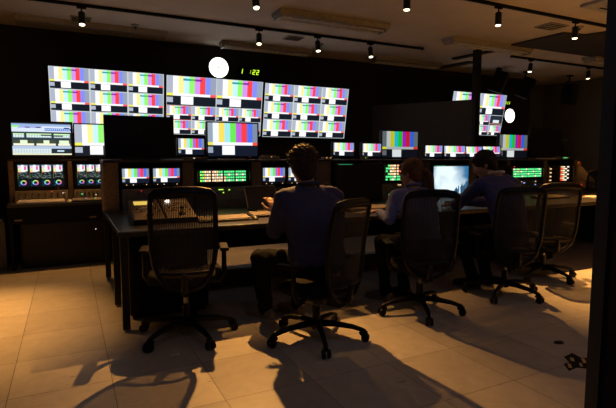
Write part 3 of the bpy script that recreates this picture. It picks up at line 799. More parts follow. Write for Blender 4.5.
# ------------------------------------------------------------------ things on the desks
def wedge_controller(label, x, y, w, d, disp, rz=0.0):
    t = thing('camera_controller', label, 'control box', (x, y, DT), rz, 'sloped camera controllers on the left of the desk')
    hf, hb = .045, .15
    m = MB(); m.prism([(0, 0), (d, 0), (d, hb), (d * .93, hb + .01), (0, hf)], -w / 2, w / 2); m.build('case', mat('tan grey case', (.15, .115, .085), .45), t, bevel=.006)
    q0 = MB(); q0.span(-w / 2 - .004, w / 2 + .004, -.012, d, 0, .042); q0.build('base', BLACK, t, bevel=.004)
    sl = math.atan2(hb - hf + .01, d * .93); xf = Matrix.Translation((0, 0, hf)) @ Matrix.Rotation(sl, 4, 'X')
    L = d * .93 / math.cos(sl)
    def part(nm, mm, f): q = MB(); f(q); return q.build(nm, mm, t, xf=xf, bevel=.001, seg=1)
    if disp: part('display', YELL, lambda q: q.span(-w * .35, w * .30, L * .72, L * .90, 0, .004))
    else:
        part('display', mat('grey display', (.35, .3, .25), .3), lambda q: q.span(-w * .05, w * .38, L * .76, L * .86, 0, .004))
        part('lamp_glint', emit('glowing lamp glint', (1, .9, .75), 7), lambda q: q.ell((-w * .25, L * .80, .012), (.022, .016, .012)))  # glowing blob stands for a lamp's reflection on the case
    for r_ in range(3):
        for k in range(9):
            part('button', [KEYG, BLACK, KEYW][(k * r_) % 3], lambda q: q.box((-w * .40 + k * w * .10, L * (.62 - r_ * .13), .004), (.012, .012, .009)))
    part('joystick_base', BLACK, lambda q: q.loft([((w * .05, L * .18, 0), .03, .03), ((w * .05, L * .18, .012), .026, .026)], 16))
    part('joystick', DARKMETAL, lambda q: (q.cyl((w * .05, L * .18, .01), (w * .05, L * .18, .05), .006, .006, 10), q.ell((w * .05, L * .18, .055), (.016, .016, .012))))
    part('lever', KEYW, lambda q: q.box((-w * .05, L * .42, .018), (.06, .012, .014)))
wedge_controller('left sloped camera controller with a yellow lit display', .545, 3.80, .23, .42, True)
wedge_controller('right sloped camera controller with a glowing lamp glint', .79, 3.80, .23, .42, False)

KM = {}
def keyboard(label, x, y, z, w, d, mm_case, mm_key, rz=0, group='keyboards on the desks', cols=16, rows=5, lights=()):
    t = thing('keyboard', label, 'keyboard', (x, y, z), rz, group)
    m = MB(); m.prism([(-d / 2, 0), (d / 2, 0), (d / 2, .03), (-d / 2, .015)], -w / 2, w / 2); m.build('case', mm_case, t, bevel=.003)
    sl = math.atan2(.015, d); kw = (w - .02) / cols; kd = (d - .02) / rows
    m = MB()
    for r_ in range(rows):
        for c in range(cols):
            if r_ == 0 and 3 < c < 8: continue
            yy = -d / 2 + .01 + (r_ + .5) * kd
            m.box((-w / 2 + .01 + (c + .5) * kw, yy, .015 + (yy + d / 2) * math.tan(sl) + .004), (kw * .82, kd * .8, .009), (sl, 0, 0))
    if True:
        yy = -d / 2 + .01 + .5 * kd; m.box((-w / 2 + .01 + 6 * kw, yy, .019), (kw * 3.9, kd * .8, .009), (sl, 0, 0))
    k = m.build('keys', mm_key, t); k['kind'] = 'stuff'
    for (lx, ly, ml) in lights:
        m = MB(); m.box((lx, ly, .034), (.01, .01, .006)); m.build('light', ml, t)
keyboard('tan keyboard on the desk just right of the left chair', 1.12, 3.78, DT, .44, .17, BLACK, KEYG)
keyboard('tan keyboard on the desk by the centre man\'s left hand', 1.60, 3.92, DT, .42, .17, BLACK, KEYG)
keyboard('long key panel on the desk beside the woman\'s left hand', 2.62, 3.95, DT, .52, .22, BLACK, KEYG, cols=18, rows=7)
keyboard('dark keyboard on the desk before the right man', 3.9, 3.95, DT, .44, .16, BLACK, BLACK)
keyboard('cream keyboard on the far left desk', -.28, 6.07, .73, .46, .16, KEYW, KEYW)
keyboard('dark keyboard on the desk left of the cream one\'s neighbour monitor', .22, 6.07, .73, .40, .16, BLACK, KEYG, lights=((.05, 0, GREEN), (.15, 0, GREEN), (-.05, .03, BLUEL)))
keyboard('dark keyboard on the desk behind the empty chair at the right', 5.45, 4.05, DT, .5, .18, BLACK, KEYG)

def mouse(label, x, y, z, mm):
    t = thing('computer_mouse', label, 'mouse', (x, y, z), .1, 'computer mice on the desks')
    m = MB(); m.loft([((0, 0, 0), .028, .05), ((0, 0, .012), .031, .054), ((0, .004, .026), .024, .042), ((0, .006, .034), .010, .02)], 18); m.build('body', mm, t, smooth=True)
    m = MB(); m.tube([(-.003, .03, .032), (.003, .03, .032)], .007, 12); m.build('wheel', BLACK2, t)
mouse('pale mouse at the right end of the cream keyboard', 0.0, 6.04, .73, KEYW)
mouse('dark mouse between the two tan keyboards', 1.365, 3.74, DT, BLACK)

def laptop():
    t = thing('laptop', 'open black laptop with a dark screen left of the centre man', 'laptop', (1.73, 4.32, DT), R(4))
    m = MB(); m.span(-.17, .17, -.12, .12, 0, .018); m.build('base', BLACK, t, bevel=.004)
    m = MB()
    for r_ in range(5):
        for c in range(13): m.box((-.145 + c * .024, -.02 + r_ * .024, .020), (.019, .019, .004))
    k = m.build('keys', BLACK2, t); k['kind'] = 'stuff'
    xf = Matrix.Translation((0, .12, .018)) @ Matrix.Rotation(R(-24), 4, 'X')
    m = MB(); m.span(-.17, .17, 0, .008, 0, .23); l = m.build('lid', mat('laptop lid', (.03, .028, .026), .35, .3), t, bevel=.003, xf=xf)
    m = MB(); m.tube([(-.168, -.002, 0), (-.168, -.002, .23), (.168, -.002, .23), (.168, -.002, 0)], .0035, 6); m.build('lid_highlight', mat('tan lid highlight', (.55, .42, .3), .4, .5), l, xf=xf)  # tan rim puts the highlight along the lid into its colour
    m = MB(); m.span(-.158, .158, -.001, .0005, .012, .218); m.build('screen', OFFSCREEN, l, xf=xf)
laptop()
def shelf_box(name, label, cat, x, y, z, w, d, h, mm, lights=(), rz=0, knobs=0, top=False):
    t = thing(name, label, cat, (x, y, z), rz)
    m = MB(); m.span(-w / 2, w / 2, -d / 2, d / 2, 0, h); m.build('case', mm, t, bevel=min(.004, h * .2))
    for k in range(knobs):
        m = MB(); px = -w * .38 + k * w * .76 / max(1, knobs - 1)
        if top: m.cyl((px, 0, h - .002), (px, 0, h + .012), .008, .007, 10)
        else: m.cyl((px, -d / 2 + .002, h * .5), (px, -d / 2 - .012, h * .5), min(.008, h * .3), None, 10)
        m.build('knob', KEYG, t)
    for (lx, lz, mm2, s) in lights:
        m = MB(); m.box((lx, -d / 2 - .002, lz), (s, .006, .008)); m.build('light', mm2, t)
shelf_box('sound_mixer', 'small mixer with knobs on the shelf left of the centre man\'s head', 'mixer', 2.02, 5.04, SH, .20, .16, .04, PANELG, [(.0, .03, AMBER, .01)], 0, 6, True)
shelf_box('signal_box', 'small brown box in front of the small monitor on the shelf', 'box', 1.17, 4.95, SH, .24, .10, .028, mat('brown box', (.16, .11, .07), .5), [(-.02, .015, WHITEL, .01)])
shelf_box('telephone', 'tan desk phone with a green lit display on the right end of the shelf', 'phone', 6.90, 4.97, SH, .20, .14, .035, mat('tan phone', (.3, .2, .13), .5), [(-.01, .02, GREEN, .09)], 0, 4, True)
def papers(label, x, y, z, w, d, n, rz):
    t = thing('paper_stack', label, 'papers', (x, y, z), rz)
    for k in range(n):
        m = MB(); m.box((random.uniform(-.01, .01), random.uniform(-.01, .01), .0025 + k * .005), (w, d, .005), (0, 0, random.uniform(-.08, .08))); m.build('sheet', PAPER, t)
papers('pile of papers on the shelf before the right black monitor', 6.50, 4.93, SH, .30, .13, 3, .1)
papers('papers on the shelf below the large lit monitor', 1.55, 4.92, SH, .28, .09, 2, -.05)
papers('papers on the desk by the woman\'s hand', 2.45, 3.72, DT, .2, .14, 2, .3)
papers('papers on the desk behind the empty right chair', 6.1, 3.9, DT, .3, .21, 3, .2)
shelf_box('headset_box', 'small dark box on the shelf left of the large deep-coloured monitor', 'box', 3.22, 4.93, SH, .07, .06, .03, PANELG, [(0, .02, YGREEN, .006)])
shelf_box('intercom_box', 'small box with an amber light right of the centre man\'s head', 'box', 2.72, 4.95, SH, .12, .08, .03, PANELG, [(-.03, .018, AMBER, .01), (.02, .018, AMBER, .006)])

# right end: tag, side table, device, rack
t = thing('round_tag', 'orange round tag hanging at the right end of the desk shelf', 'tag', (7.18, 4.90, 1.20))
m = MB(); m.tube([(-.03, -.03, .01), (.0, -.03, .005), (0, -.03, -.03)], .003, 6); m.build('cord', BLACK, t)
m = MB(); m.tube([(0, -.045, -.065), (0, -.03, -.065)], .04, 24); m.build('disc', ORNG, t, bevel=.003)
t = thing('side_table', 'dark side table beyond the right end of the control desk', 'table', (8.0, 5.55, 0))
m = MB(); m.span(-.6, .6, -.35, .35, .69, .72); m.build('tabletop', TOPM, t, bevel=.004)
for a in (-1, 1):
    for b in (-1, 1): m = MB(); m.span(a * .57 - .02, a * .57 + .02, b * .32 - .02, b * .32 + .02, 0, .69); m.build('leg', BLACK, t)
t = thing('desk_printer', 'tan sloped device on the side table behind the far chair', 'printer', (7.90, 5.42, .72))
m = MB(); m.prism([(-.2, 0), (.2, 0), (.2, .36), (.05, .36), (-.2, .12)], -.25, .25); m.build('case', mat('tan printer', (.36, .28, .2), .5), t, bevel=.01)
m = MB(); m.span(-.22, .1, .03, .18, .36, .375); m.build('lid', mat('pale lid', (.5, .5, .5), .4), t, bevel=.004)
m = MB(); m.box((-.1, -.203, .06), (.02, .006, .01)); m.build('light', REDL, t)
def rack():
    t = thing('clothes_rack', 'thin metal rack with a dark coat by the right wall', 'rack', (9.35, 6.9, 0))
    m = MB()
    for s in (-1, 1): m.cyl((s * .42, 0, .05), (s * .42, 0, 1.62), .012); m.cyl((s * .42, -.25, .03), (s * .42, .25, .03), .014)
    m.build('frame', DARKMETAL, t)
    m = MB(); m.cyl((-.45, 0, 1.62), (.45, 0, 1.62), .012); m.build('rail', mat('blue grey tube', (.25, .3, .4), .3, .7), t)
    c = thing('hanging_coat', 'dark coat hanging on the thin metal rack', 'coat', (9.45, 6.9, 1.60))
    m = MB(); m.loft([((0, 0, -.55), .24, .09), ((0, 0, -.3), .21, .08), ((0, 0, -.12), .2, .07), ((0, 0, -.05), .12, .05), ((0, 0, -.02), .04, .03)], 20)
    m.build('cloth', mat('dark coat cloth', (.02, .018, .018), .9), c, smooth=True)
    m = MB(); m.tube([(0, 0, -.03), (0, 0, .01), (.02, 0, .035), (.0, 0, .05)], .004, 6); m.build('hook', METAL, c)
rack()

# ------------------------------------------------------------------ chairs
def chair_proto():
    t = thing('task_chair', 'x', 'chair', (0, 0, 0), 0, 'black mesh-back office chairs at the desk')
    # seat
    m = MB()
    pr = []
    for a in range(28):
        q = 2 * PI * a / 28; c, s = math.cos(q), math.sin(q)
        pr.append((.245 * (abs(c) ** .55) * (1 if c >= 0 else -1), .24 * (abs(s) ** .55) * (1 if s >= 0 else -1) + .02))
    rings = [(.90, .415), (.98, .428), (1.0, .445), (.97, .462), (.85, .470), (.5, .466)]
    vs = []; n = len(pr)
    for k, z in rings:
        for p in pr: vs.append((p[0] * k, p[1] * k, z - (.02 if p[1] > .18 else 0)))
    fs = [(i * n + j, i * n + (j + 1) % n, (i + 1) * n + (j + 1) % n, (i + 1) * n + j) for i in range(len(rings) - 1) for j in range(n)]
    fs += [list(range(n))[::-1], [(len(rings) - 1) * n + j for j in range(n)]]
    m.add(vs, fs); m.build('seat', SEATM, t, smooth=True)
    m = MB(); m.loft([((0, 0.0, .33), .06, .08), ((0, 0, .37), .13, .14), ((0, .01, .415), .19, .19)], 20); m.span(-.03, .03, -.26, 0, .36, .39); m.build('seat_shell', CHAIRB, t, smooth=True)
    # back frame loop
    prof = [(.165, 1.025), (.188, 1.002), (.196, .94), (.199, .84), (.199, .74), (.197, .65), (.186, .56), (.158, .475), (.11, .415), (.06, .388)]
    def yb(z): 
        k = (z - .4) / .63
        return -.235 - .03 * math.sin(k * PI * .9) * -1 - .075 * k
    loop = [(x, yb(z), z) for x, z in prof] + [(0, yb(.385), .385)] + [(-x, yb(z), z) for x, z in prof[::-1]] + [(-.1, yb(1.038) - .006, 1.038), (0, yb(1.04) - .01, 1.04), (.1, yb(1.038) - .006, 1.038)]
    m = MB(); m.tube(loop, [.016] * len(loop), 10, closed=True, flat=1.0)
    m.build('back_frame', CHAIRB, t, smooth=True)
    m = MB(); m.tube([(-.172, yb(1.0) - .0, 1.005), (-.1, yb(1.02) - .008, 1.018), (.0, yb(1.02) - .012, 1.02), (.1, yb(1.02) - .008, 1.018), (.172, yb(1.0), 1.005)], .024, 10); m.build('top_rail', CHAIRB, t, smooth=True)
    # net
    m = MB(); rows = 16; cols = 10; vs = []
    def hw(z):
        pz = [p[1] for p in prof][::-1]; px = [p[0] for p in prof][::-1]
        if z <= pz[0]: return .02 + (px[0] - .02) * (z - .385) / (pz[0] - .385)
        for i in range(len(pz) - 1):
            if z <= pz[i + 1]: return px[i] + (px[i + 1] - px[i]) * (z - pz[i]) / (pz[i + 1] - pz[i])
        return px[-1]
    for i in range(rows + 1):
        z = .39 + (1.025 - .39) * i / rows
        for j in range(cols + 1):
            u = j / cols * 2 - 1
            vs.append((u * hw(z), yb(z) - .035 * (1 - u * u) * math.sin(PI * i / rows), z))
    fs = [(i * (cols + 1) + j, i * (cols + 1) + j + 1, (i + 1) * (cols + 1) + j + 1, (i + 1) * (cols + 1) + j) for i in range(rows) for j in range(cols)]
    m.add(vs, fs); m.build('back_net', NET, t, smooth=True)
    m = MB(); m.tube([(-.16, yb(.5), .50), (-.08, yb(.5) - .035, .50), (.08, yb(.5) - .035, .50), (.16, yb(.5), .50)], .012, 8); m.build('lumbar_bar', CHAIRB, t, smooth=True)
    m = MB(); m.tube([(0, -.05, .36), (0, -.20, .355), (0, -.27, .40), (0, -.285, .5)], [.03, .028, .024, .016], 10); m.build('back_bracket', CHAIRB, t, smooth=True)
    for s in (-1, 1):
        m = MB(); m.tube([(s * .12, -.02, .385), (s * .23, -.03, .39), (s * .262, -.03, .45), (s * .262, -.02, .60)], [.016, .018, .018, .016], 10); a = m.build('armrest', CHAIRB, t, smooth=True)
        m = MB(); m.box((s * .262, .0, .615), (.06, .22, .026)); m.build('arm_pad', mat('arm pad', (.006, .0055, .005), .6, spec=.15), a, bevel=.012, seg=3)
    m = MB(); m.cyl((0, 0, .12), (0, 0, .23), .028, .028); m.build('column_cover', CHAIRB, t, smooth=True)
    m = MB(); m.cyl((0, 0, .22), (0, 0, .34), .017); m.build('gas_column', METAL, t, smooth=True)
    m = MB(); m.loft([((0, 0, .075), .035, .035), ((0, 0, .085), .045, .045), ((0, 0, .125), .045, .045), ((0, 0, .14), .03, .03)], 20); m.build('base_hub', CHAIRB, t, smooth=True)
    leg0 = cas0 = None
    for k in range(5):
        a = 2 * PI * k / 5 + R(18)
        if leg0 is None:
            m = MB(); m.tube([(.03, 0, .112), (.12, 0, .112), (.24, 0, .098), (.315, 0, .078), (.335, 0, .07)], [.024, .022, .018, .015, .010], 10); leg0 = m.build('leg', CHAIRB, t, smooth=True); L = leg0
            m = MB(); m.cyl((.32, 0, .075), (.32, 0, .045), .007); m.tube([(.295, 0, .05), (.32, 0, .066), (.345, 0, .058)], .014, 8)
            c = m.build('caster', CHAIRB, t, smooth=True); cas0 = c
            for s in (-1, 1):
                w = MB(); w.cyl((.332, s * .008, .0285), (.332, s * .026, .0285), .0285, .026, 20); w.build('wheel', CHAIRB, c, smooth=True)
            C = c
        else:
            L = leg0.copy(); COL.objects.link(L); L.parent = t
            C = cas0.copy(); COL.objects.link(C); C.parent = t
            for ch in list(cas0.children): d = ch.copy(); COL.objects.link(d); d.parent = C
        L.rotation_euler = (0, 0, a); C.rotation_euler = (0, 0, a)
    return t
ch = chair_proto(); first = True
for c in ch.children: c['turn'] = c.rotation_euler.z
def chair(label, x, y, head, base=0, drop=0):
    global first
    if first: o = ch; first = False; o['label'] = label; o.location = (x, y, 0); o.rotation_euler = (0, 0, head)
    else: o = copy_tree(ch, label, (x, y, 0), head)
    for c in o.children:
        if c.name.startswith(('leg', 'caster')): c.rotation_euler.z = c['turn'] + base - head
        elif not c.name.startswith(('column', 'gas', 'base')): c.location.z -= drop
    return o
HUBS = [(.69, 3.27), (1.47, 2.82), (2.48, 2.97), (3.47, 3.00), (4.34, 3.28), (7.35, 4.60)]
chair('empty mesh-back chair nearest the left, before the camera controllers', *HUBS[0], R(-13), R(50))
chair('mesh-back chair under the centre man', *HUBS[1], R(24), R(19), .075)
chair('mesh-back chair under the woman', *HUBS[2], R(-25), R(9), .05)
chair('mesh-back chair under the right man', *HUBS[3], R(-27), R(46), .06)
chair('empty mesh-back chair right of the right man', *HUBS[4], R(-27), R(32), .06)
chair('far empty chair beyond the right end of the desk', 7.52, 4.80, R(-40), R(20))

for o_ in bpy.data.objects:
    if 'turn' in o_: del o_['turn']
# ------------------------------------------------------------------ people
def bake(o, mods):
    for f in mods: f(o)
    bpy.context.view_layer.update()
    dg = bpy.context.evaluated_depsgraph_get()
    me = bpy.data.meshes.new_from_object(o.evaluated_get(dg))
    old = o.data; o.modifiers.clear(); o.data = me
    for p in me.polygons: p.use_smooth = True
    bpy.data.meshes.remove(old)
def remesh(v):
    def f(o): m = o.modifiers.new('r', 'REMESH'); m.mode = 'VOXEL'; m.voxel_size = v
    return f
def smoothm(k, fac=.5):
    def f(o): m = o.modifiers.new('s', 'SMOOTH'); m.iterations = k; m.factor = fac
    return f
def folds(strength, size, seed=0):
    def f(o):
        tx = bpy.data.textures.new('folds', 'CLOUDS'); tx.noise_scale = size; tx.noise_depth = 2
        m = o.modifiers.new('d', 'DISPLACE'); m.texture = tx; m.strength = strength; m.mid_level = .5; m.texture_coords = 'LOCAL'
    return f
SKIN = mat('skin', (.52, .28, .18), .5, var=.06, scale=30)
EYEW = mat('eye white', (.7, .68, .65), .2); IRIS = mat('dark iris', (.03, .02, .015), .2)
def lerp(a, b, t): return Vector(a).lerp(Vector(b), t)
def hand(m, w, fdir, side, curl=.5, palm=(0, 0, -1)):
    """palm and five fingers from wrist w along fdir; side=+1 thumb towards +cross"""
    w = Vector(w); f = Vector(fdir).normalized(); n = Vector(palm); n = (n - f * n.dot(f)).normalized(); s = f.cross(n) * side
    for k in range(4):
        off = s * (.030 - k * .019)
        m.cap(w + off * .45, w + f * .085 + off, .016, .0125, 8)
    for k, ln in enumerate((.072, .080, .074, .058)):
        a = w + f * .085 + s * (.032 - k * .020)
        p = a; d = f.copy(); ang = 0; rr = .0095 - .0006 * k
        for q, part in enumerate((.45, .32, .23)):
            ang += curl * (.35 if q == 0 else .6)
            d = (f * math.cos(ang) + n * math.sin(ang) + s * (.10 - .07 * k)).normalized()
            e = p + d * ln * part; m.cap(p, e, rr, rr * .93, 8); p = e; rr *= .93
    a = w + f * .02 + s * .030; b = a + (f * .6 + s * .75 + n * .2).normalized() * .042; c = b + (f * .9 + s * .25 + n * .25).normalized() * .030; d = c + (f + n * .2).normalized() * .024
    m.cap(a, b, .014, .012, 8); m.cap(b, c, .0115, .0105, 8); m.cap(c, d, .0105, .009, 8)

def person(label, loc, rz, cfg):
    t = thing('person', label, 'person', (loc[0], loc[1], 0), rz)
    g = cfg
    hc = Vector(g['head']); hr = Euler((R(g.get('nod', 0)), R(g.get('roll', 0)), R(g.get('turn', 0)))).to_matrix()
    def H(p): return hc + hr @ Vector(p)
    sc = g.get('hs', 1.0)
    nb = Vector(g['neck']); pel = Vector(g['pelvis']); chest = Vector(g['chest'])
    SL, SR = [Vector(v) for v in g['shoulders']]; EL, ER = [Vector(v) for v in g['elbows']]; WL, WR = [Vector(v) for v in g['wrists']]
    HL, HR_ = pel + Vector((-.095, .01, -.02)), pel + Vector((.095, .01, -.02))
    KL, KR = [Vector(v) for v in g['knees']]; AL, AR = [Vector(v) for v in g['ankles']]
    k = g.get('build', 1.0)
    # body: one continuous skin surface
    m = MB()
    def he(c, r, rot=None):
        q = MB(); q.ell((0, 0, 0), tuple(a * sc for a in r), rot, 20, 14)
        m.add([H(Vector(c) * sc + v) for v in q.v], q.f)
    he((0, -.015, .025), (.074, .092, .088)); he((0, .03, -.03), (.062, .062, .075)); he((0, .045, -.078), (.042, .042, .032))   # cranium, face, jaw
    he((0, .073, -.098), (.022, .018, .015)); he((0, .088, .022), (.055, .012, .012))                                              # chin, brow
    q = MB(); q.cap((0, .090, .012), (0, .108, -.028), .008, .012, 8); m.add([H(v * sc) for v in q.v], q.f)                        # nose
    he((.011, .098, -.032), (.009, .010, .007)); he((-.011, .098, -.032), (.009, .010, .007))
    he((0, .089, -.056), (.024, .009, .006)); he((0, .087, -.066), (.020, .009, .006))                                             # lips
    for s in (-1, 1):
        he((s * .076, -.008, -.01), (.009, .020, .031), (0, 0, s * .3)); he((s * .045, .068, -.025), (.02, .02, .02))
    m.cap(nb - Vector((0, 0, .04)), H(Vector((0, -.022, -.06)) * sc), .056 * k, .050 * k)
    m.cap(SL, SR, .034, .034); m.cap(pel, chest, .08, .08); m.cap(chest, nb, .075, .045)
    for a, b, c in ((SL, EL, WL), (SR, ER, WR)): m.cap(a, b, .034, .030); m.cap(b, c, .032, .024)
    for a, b, c in ((HL, KL, AL), (HR_, KR, AR)): m.cap(a, b, .07, .05); m.cap(b, c, .048, .033); m.cap(c, c + Vector((0, .12, -.045)), .033, .022)
    hand(m, WL, g['hand_dir'][0], 1, g.get('curl', .5)); hand(m, WR, g['hand_dir'][1], -1, g.get('curl', .5))
    body = m.build('body', SKIN, t); bake(body, [remesh(.0052), smoothm(3, .5)])
    # eyes
    for s in (-1, 1):
        q = MB(); q.ell((s * .031 * sc, .082 * sc, .002), (.0125, .0125, .0125)); e = MB(); e.add([H(v) for v in q.v], q.f); eo = e.build('eye', EYEW, t, smooth=True)
        q = MB(); q.ell((s * .031 * sc, .0925 * sc, .002), (.006, .004, .006)); e = MB(); e.add([H(v) for v in q.v], q.f); e.build('iris', IRIS, eo, smooth=True)
        q = MB(); q.cap((s * .018 * sc, .100 * sc, .022 * sc), (s * .046 * sc, .090 * sc, .024 * sc), .0035, .0025, 6); e = MB(); e.add([H(v) for v in q.v], q.f); e.build('eyebrow', g['hair_m'], t, smooth=True)
    # shirt
    m = MB()
    def ring_at(c, rx, ry): return (c, rx, ry)
    up = (nb - pel)
    rings = []
    W_ = g.get('width', 1.0)
    for f, rx, ry in ((-.04, .165, .125), (.08, .172, .135), (.25, .165, .130), (.45, .180, .132), (.62, .195, .130), (.78, .200, .118), (.88, .175, .100), (.95, .115, .080), (1.0, .066, .066)):
        c = pel.lerp(chest, max(0, f) / .62) if f < .62 else chest.lerp(nb, (f - .62) / .38)
        if f < 0: c = pel + Vector((0, 0, f * .5))
        rings.append(((c.x, c.y, c.z), rx * k * W_, ry * k))
    m.loft(rings, 24)
    for a, b, c in ((SL, EL, WL), (SR, ER, WR)):
        inn = lerp(nb, a, .45) - Vector((0, 0, .015))
        m.cap(inn, a, .062 * k, .068 * k); m.cap(a, b, .066 * k, .054 * k); m.cap(b, lerp(b, c, .55), .055 * k, .047 * k); m.cap(lerp(b, c, .5), lerp(b, c, .90), .048 * k, .038 * k)
    o = m.build('shirt', g['shirt_m'], t); bake(o, [remesh(.011), smoothm(4, .5), folds(.020, .08), smoothm(1, .4)])
    # collar
    q = MB(); pts = []
    for i in range(18):
        a = 2 * PI * i / 18; pts.append(nb + Vector((.064 * k * math.cos(a), .064 * k * math.sin(a) + .006, .022 - .012 * math.sin(a))))
    q.tube(pts, .013, 8, closed=True); q.build('collar', g.get('collar_m', g['shirt_m']), o, smooth=True)
    # trousers
    m = MB()
    m.ell(pel + Vector((0, 0, -.02)), (.172, .145, .105)); 
    for a, b, c in ((HL, KL, AL), (HR_, KR, AR)):
        m.cap(a, b, .092 * k, .068 * k); m.cap(b, c, .068 * k, .052 * k); m.cap(c + Vector((0, 0, .03)), c + Vector((0, 0, -.02)), .054, .056)
    o = m.build('trousers', g['trouser_m'], t); bake(o, [remesh(.012), smoothm(4, .5), folds(.018, .06)])
    # shoes
    for c, s in ((AL, -1), (AR, 1)):
        d = Vector(g.get('toe', (0, 1, 0))).normalized(); m = MB(); z = Vector((c.x, c.y, 0))
        m.cap(z + Vector((0, 0, .062)) - d * .035, z + d * .04 + Vector((0, 0, .062)), .042, .044); m.cap(z - d * .035 + Vector((0, 0, .036)), z + d * .17 + Vector((0, 0, .034)), .036, .034)
        m.cap(z + d * .05 + Vector((0, 0, .06)), z + d * .16 + Vector((0, 0, .038)), .044, .034)
        so = m.build('shoe', g['shoe_m'], t); bake(so, [remesh(.008), smoothm(3, .5)])
        for v in so.data.vertices: v.co.z = max(v.co.z, .006)
        q = MB(); q.slab([((z + d * a + Vector((-d.y, d.x, 0)) * b).x, (z + d * a + Vector((-d.y, d.x, 0)) * b).y) for a, b in ((-.07, -.028), (.05, -.036), (.15, -.038), (.20, -.018), (.20, .018), (.15, .038), (.05, .036), (-.07, .028))], .0, .016)
        q.build('sole', mat('pale sole', (.35, .33, .30), .7), so, bevel=.004)
    # hair
    m = MB()
    def hh(c, r, rot=None):
        q = MB(); q.ell((0, 0, 0), tuple(a * sc for a in r), rot, 20, 14)
        m.add([H(Vector(c) * sc + v) for v in q.v], q.f)
    vol = g.get('hair_vol', 1.0)
    hh((0, -.022, .040), (.087 * vol, .098 * vol, .086 * vol)); hh((0, -.052, -.010), (.080 * vol, .068, .082))
    hh((0, .045, .072), (.064, .05, .036)); 
    if g.get('nape'): hh((0, -.060, -.055), (.066, .046, .060))
    for s in (-1, 1): hh((s * .066, -.015, .012), (.020, .052, .040))
    rnd = random.Random(g['seed'])
    for i in range(g.get('tufts', 160)):
        th = rnd.uniform(0, 2 * PI); ph = rnd.uniform(0, 1.75)
        d = Vector((math.sin(ph) * math.cos(th), math.sin(ph) * math.sin(th), math.cos(ph)))
        if d.y > .35 and d.z < .45: continue
        p = Vector((d.x * .084 * vol, d.y * .094 * vol - .024, d.z * .082 * vol + .036)) * sc
        fl = Vector((rnd.uniform(-1, 1), rnd.uniform(-1, 1), rnd.uniform(-1, .3) - .8 * (1 - d.z)))
        e = p + (d * g.get('spike', .35) + fl.normalized() * .8).normalized() * rnd.uniform(.018, .036)
        a = H(p - d * .012); b = H(e); q = MB(); q.tube([a, a.lerp(b, .5), b], [.010, .008, .0025], 6); m.add(q.v, q.f)
    if g.get('ponytail'):
        m2 = MB(); m2.tube([H((0.0, -.10, -.005)), H((.015, -.135, -.02)), H((.03, -.145, -.07)), H((.035, -.135, -.13)), H((.03, -.125, -.18)), H((.025, -.12, -.215))], [.018, .030, .034, .030, .020, .006], 12)
        for i in range(26):
            a = rnd.uniform(0, 2 * PI); r_ = .024
            o_ = Vector((math.cos(a) * r_, math.sin(a) * r_, 0))
            m2.tube([H(Vector((.015, -.135, -.03)) + o_), H(Vector((.032, -.143, -.09)) + o_ * 1.2), H(Vector((.03, -.128, -.17)) + o_ * 1.0 + Vector((0, 0, rnd.uniform(-.05, .02))))], [.004, .005, .002], 5)
        po = m2.build('ponytail', g['hair_m'], t, smooth=True)
        q = MB(); q.tube([H((.018 + .024 * math.cos(a * PI / 6), -.118, -.012 + .024 * math.sin(a * PI / 6))) for a in range(12)], .006, 8, closed=True); q.build('hair_tie', mat('dark hair band', (.03, .02, .03), .7), po, smooth=True)
    ho = m.build('hair', g['hair_m'], t); bake(ho, [remesh(.005), smoothm(1, .4), folds(.008, .015)])
    return t
def hair_mat(name, col):
    return mat(name, col, .6, var=.4, scale=60, bump=.3, spec=.3)
NAVY = mat('navy work shirt', (.026, .028, .095), .75, var=.12, scale=25, bump=.1)
BLUE = mat('blue grey shirt', (.11, .13, .30), .75, var=.12, scale=25, bump=.1)
INDIGO = mat('dark indigo shirt', (.026, .036, .16), .75, var=.12, scale=25, bump=.1)
TROU = mat('black trousers', (.006, .006, .007), .9, spec=.1)
TROU2 = mat('dark navy trousers', (.007, .007, .011), .9, spec=.1)
P1 = dict(head=(-.055, .07, 1.175), nod=-12, turn=-16, roll=0, neck=(-.05, .0, 1.03), pelvis=(-.02, -.07, .54), chest=(-.04, -.05, .83),
          shoulders=((-.245, -.01, .955), (.15, -.01, .955)), elbows=((-.28, .06, .745), (.24, .20, .77)), wrists=((-.145, .30, .835), (.12, .52, .785)),
          hand_dir=((-.05, .6, .75), (-.2, 1, -.05)), knees=((-.25, .36, .50), (.12, .42, .50)), ankles=((-.17, .44, .10), (.10, .42, .10)),
          hair_m=hair_mat('dark brown hair', (.022, .010, .005)), shirt_m=NAVY, trouser_m=TROU, shoe_m=mat('grey shoes', (.16, .14, .12), .6), seed=1, tufts=260, spike=.8, nape=True, hair_vol=1.14, width=1.15, build=1.06, hs=1.03, toe=(-.45, 1, 0))
person('man with tousled dark brown hair and navy shirt, seated at centre, back turned', (1.50, 2.90), R(4), P1)
P2 = dict(head=(.09, .25, 1.10), nod=-16, turn=20, roll=0, neck=(.06, .17, .985), pelvis=(0, -.05, .555), chest=(.03, .06, .80),
          shoulders=((-.125, .17, .915), (.235, .13, .915)), elbows=((-.20, .14, .74), (.30, .33, .77)), wrists=((-.13, .40, .775), (.22, .58, .77)),
          hand_dir=((-.35, 1, -.05), (.1, 1, -.05)), knees=((-.10, .40, .52), (.10, .41, .52)), ankles=((-.10, .32, .10), (.11, .34, .10)),
          hair_m=hair_mat('reddish brown hair', (.11, .045, .018)), shirt_m=BLUE, trouser_m=TROU2, shoe_m=mat('brown shoes', (.10, .085, .07), .6), seed=2, tufts=140, spike=.1, nape=True, hair_vol=1.05, ponytail=True, build=.90, width=.98, hs=.97, toe=(-.5, 1, 0), curl=.7)
person('woman with a reddish brown ponytail in a blue-grey shirt, leaning over the desk', HUBS[2], R(0), P2)
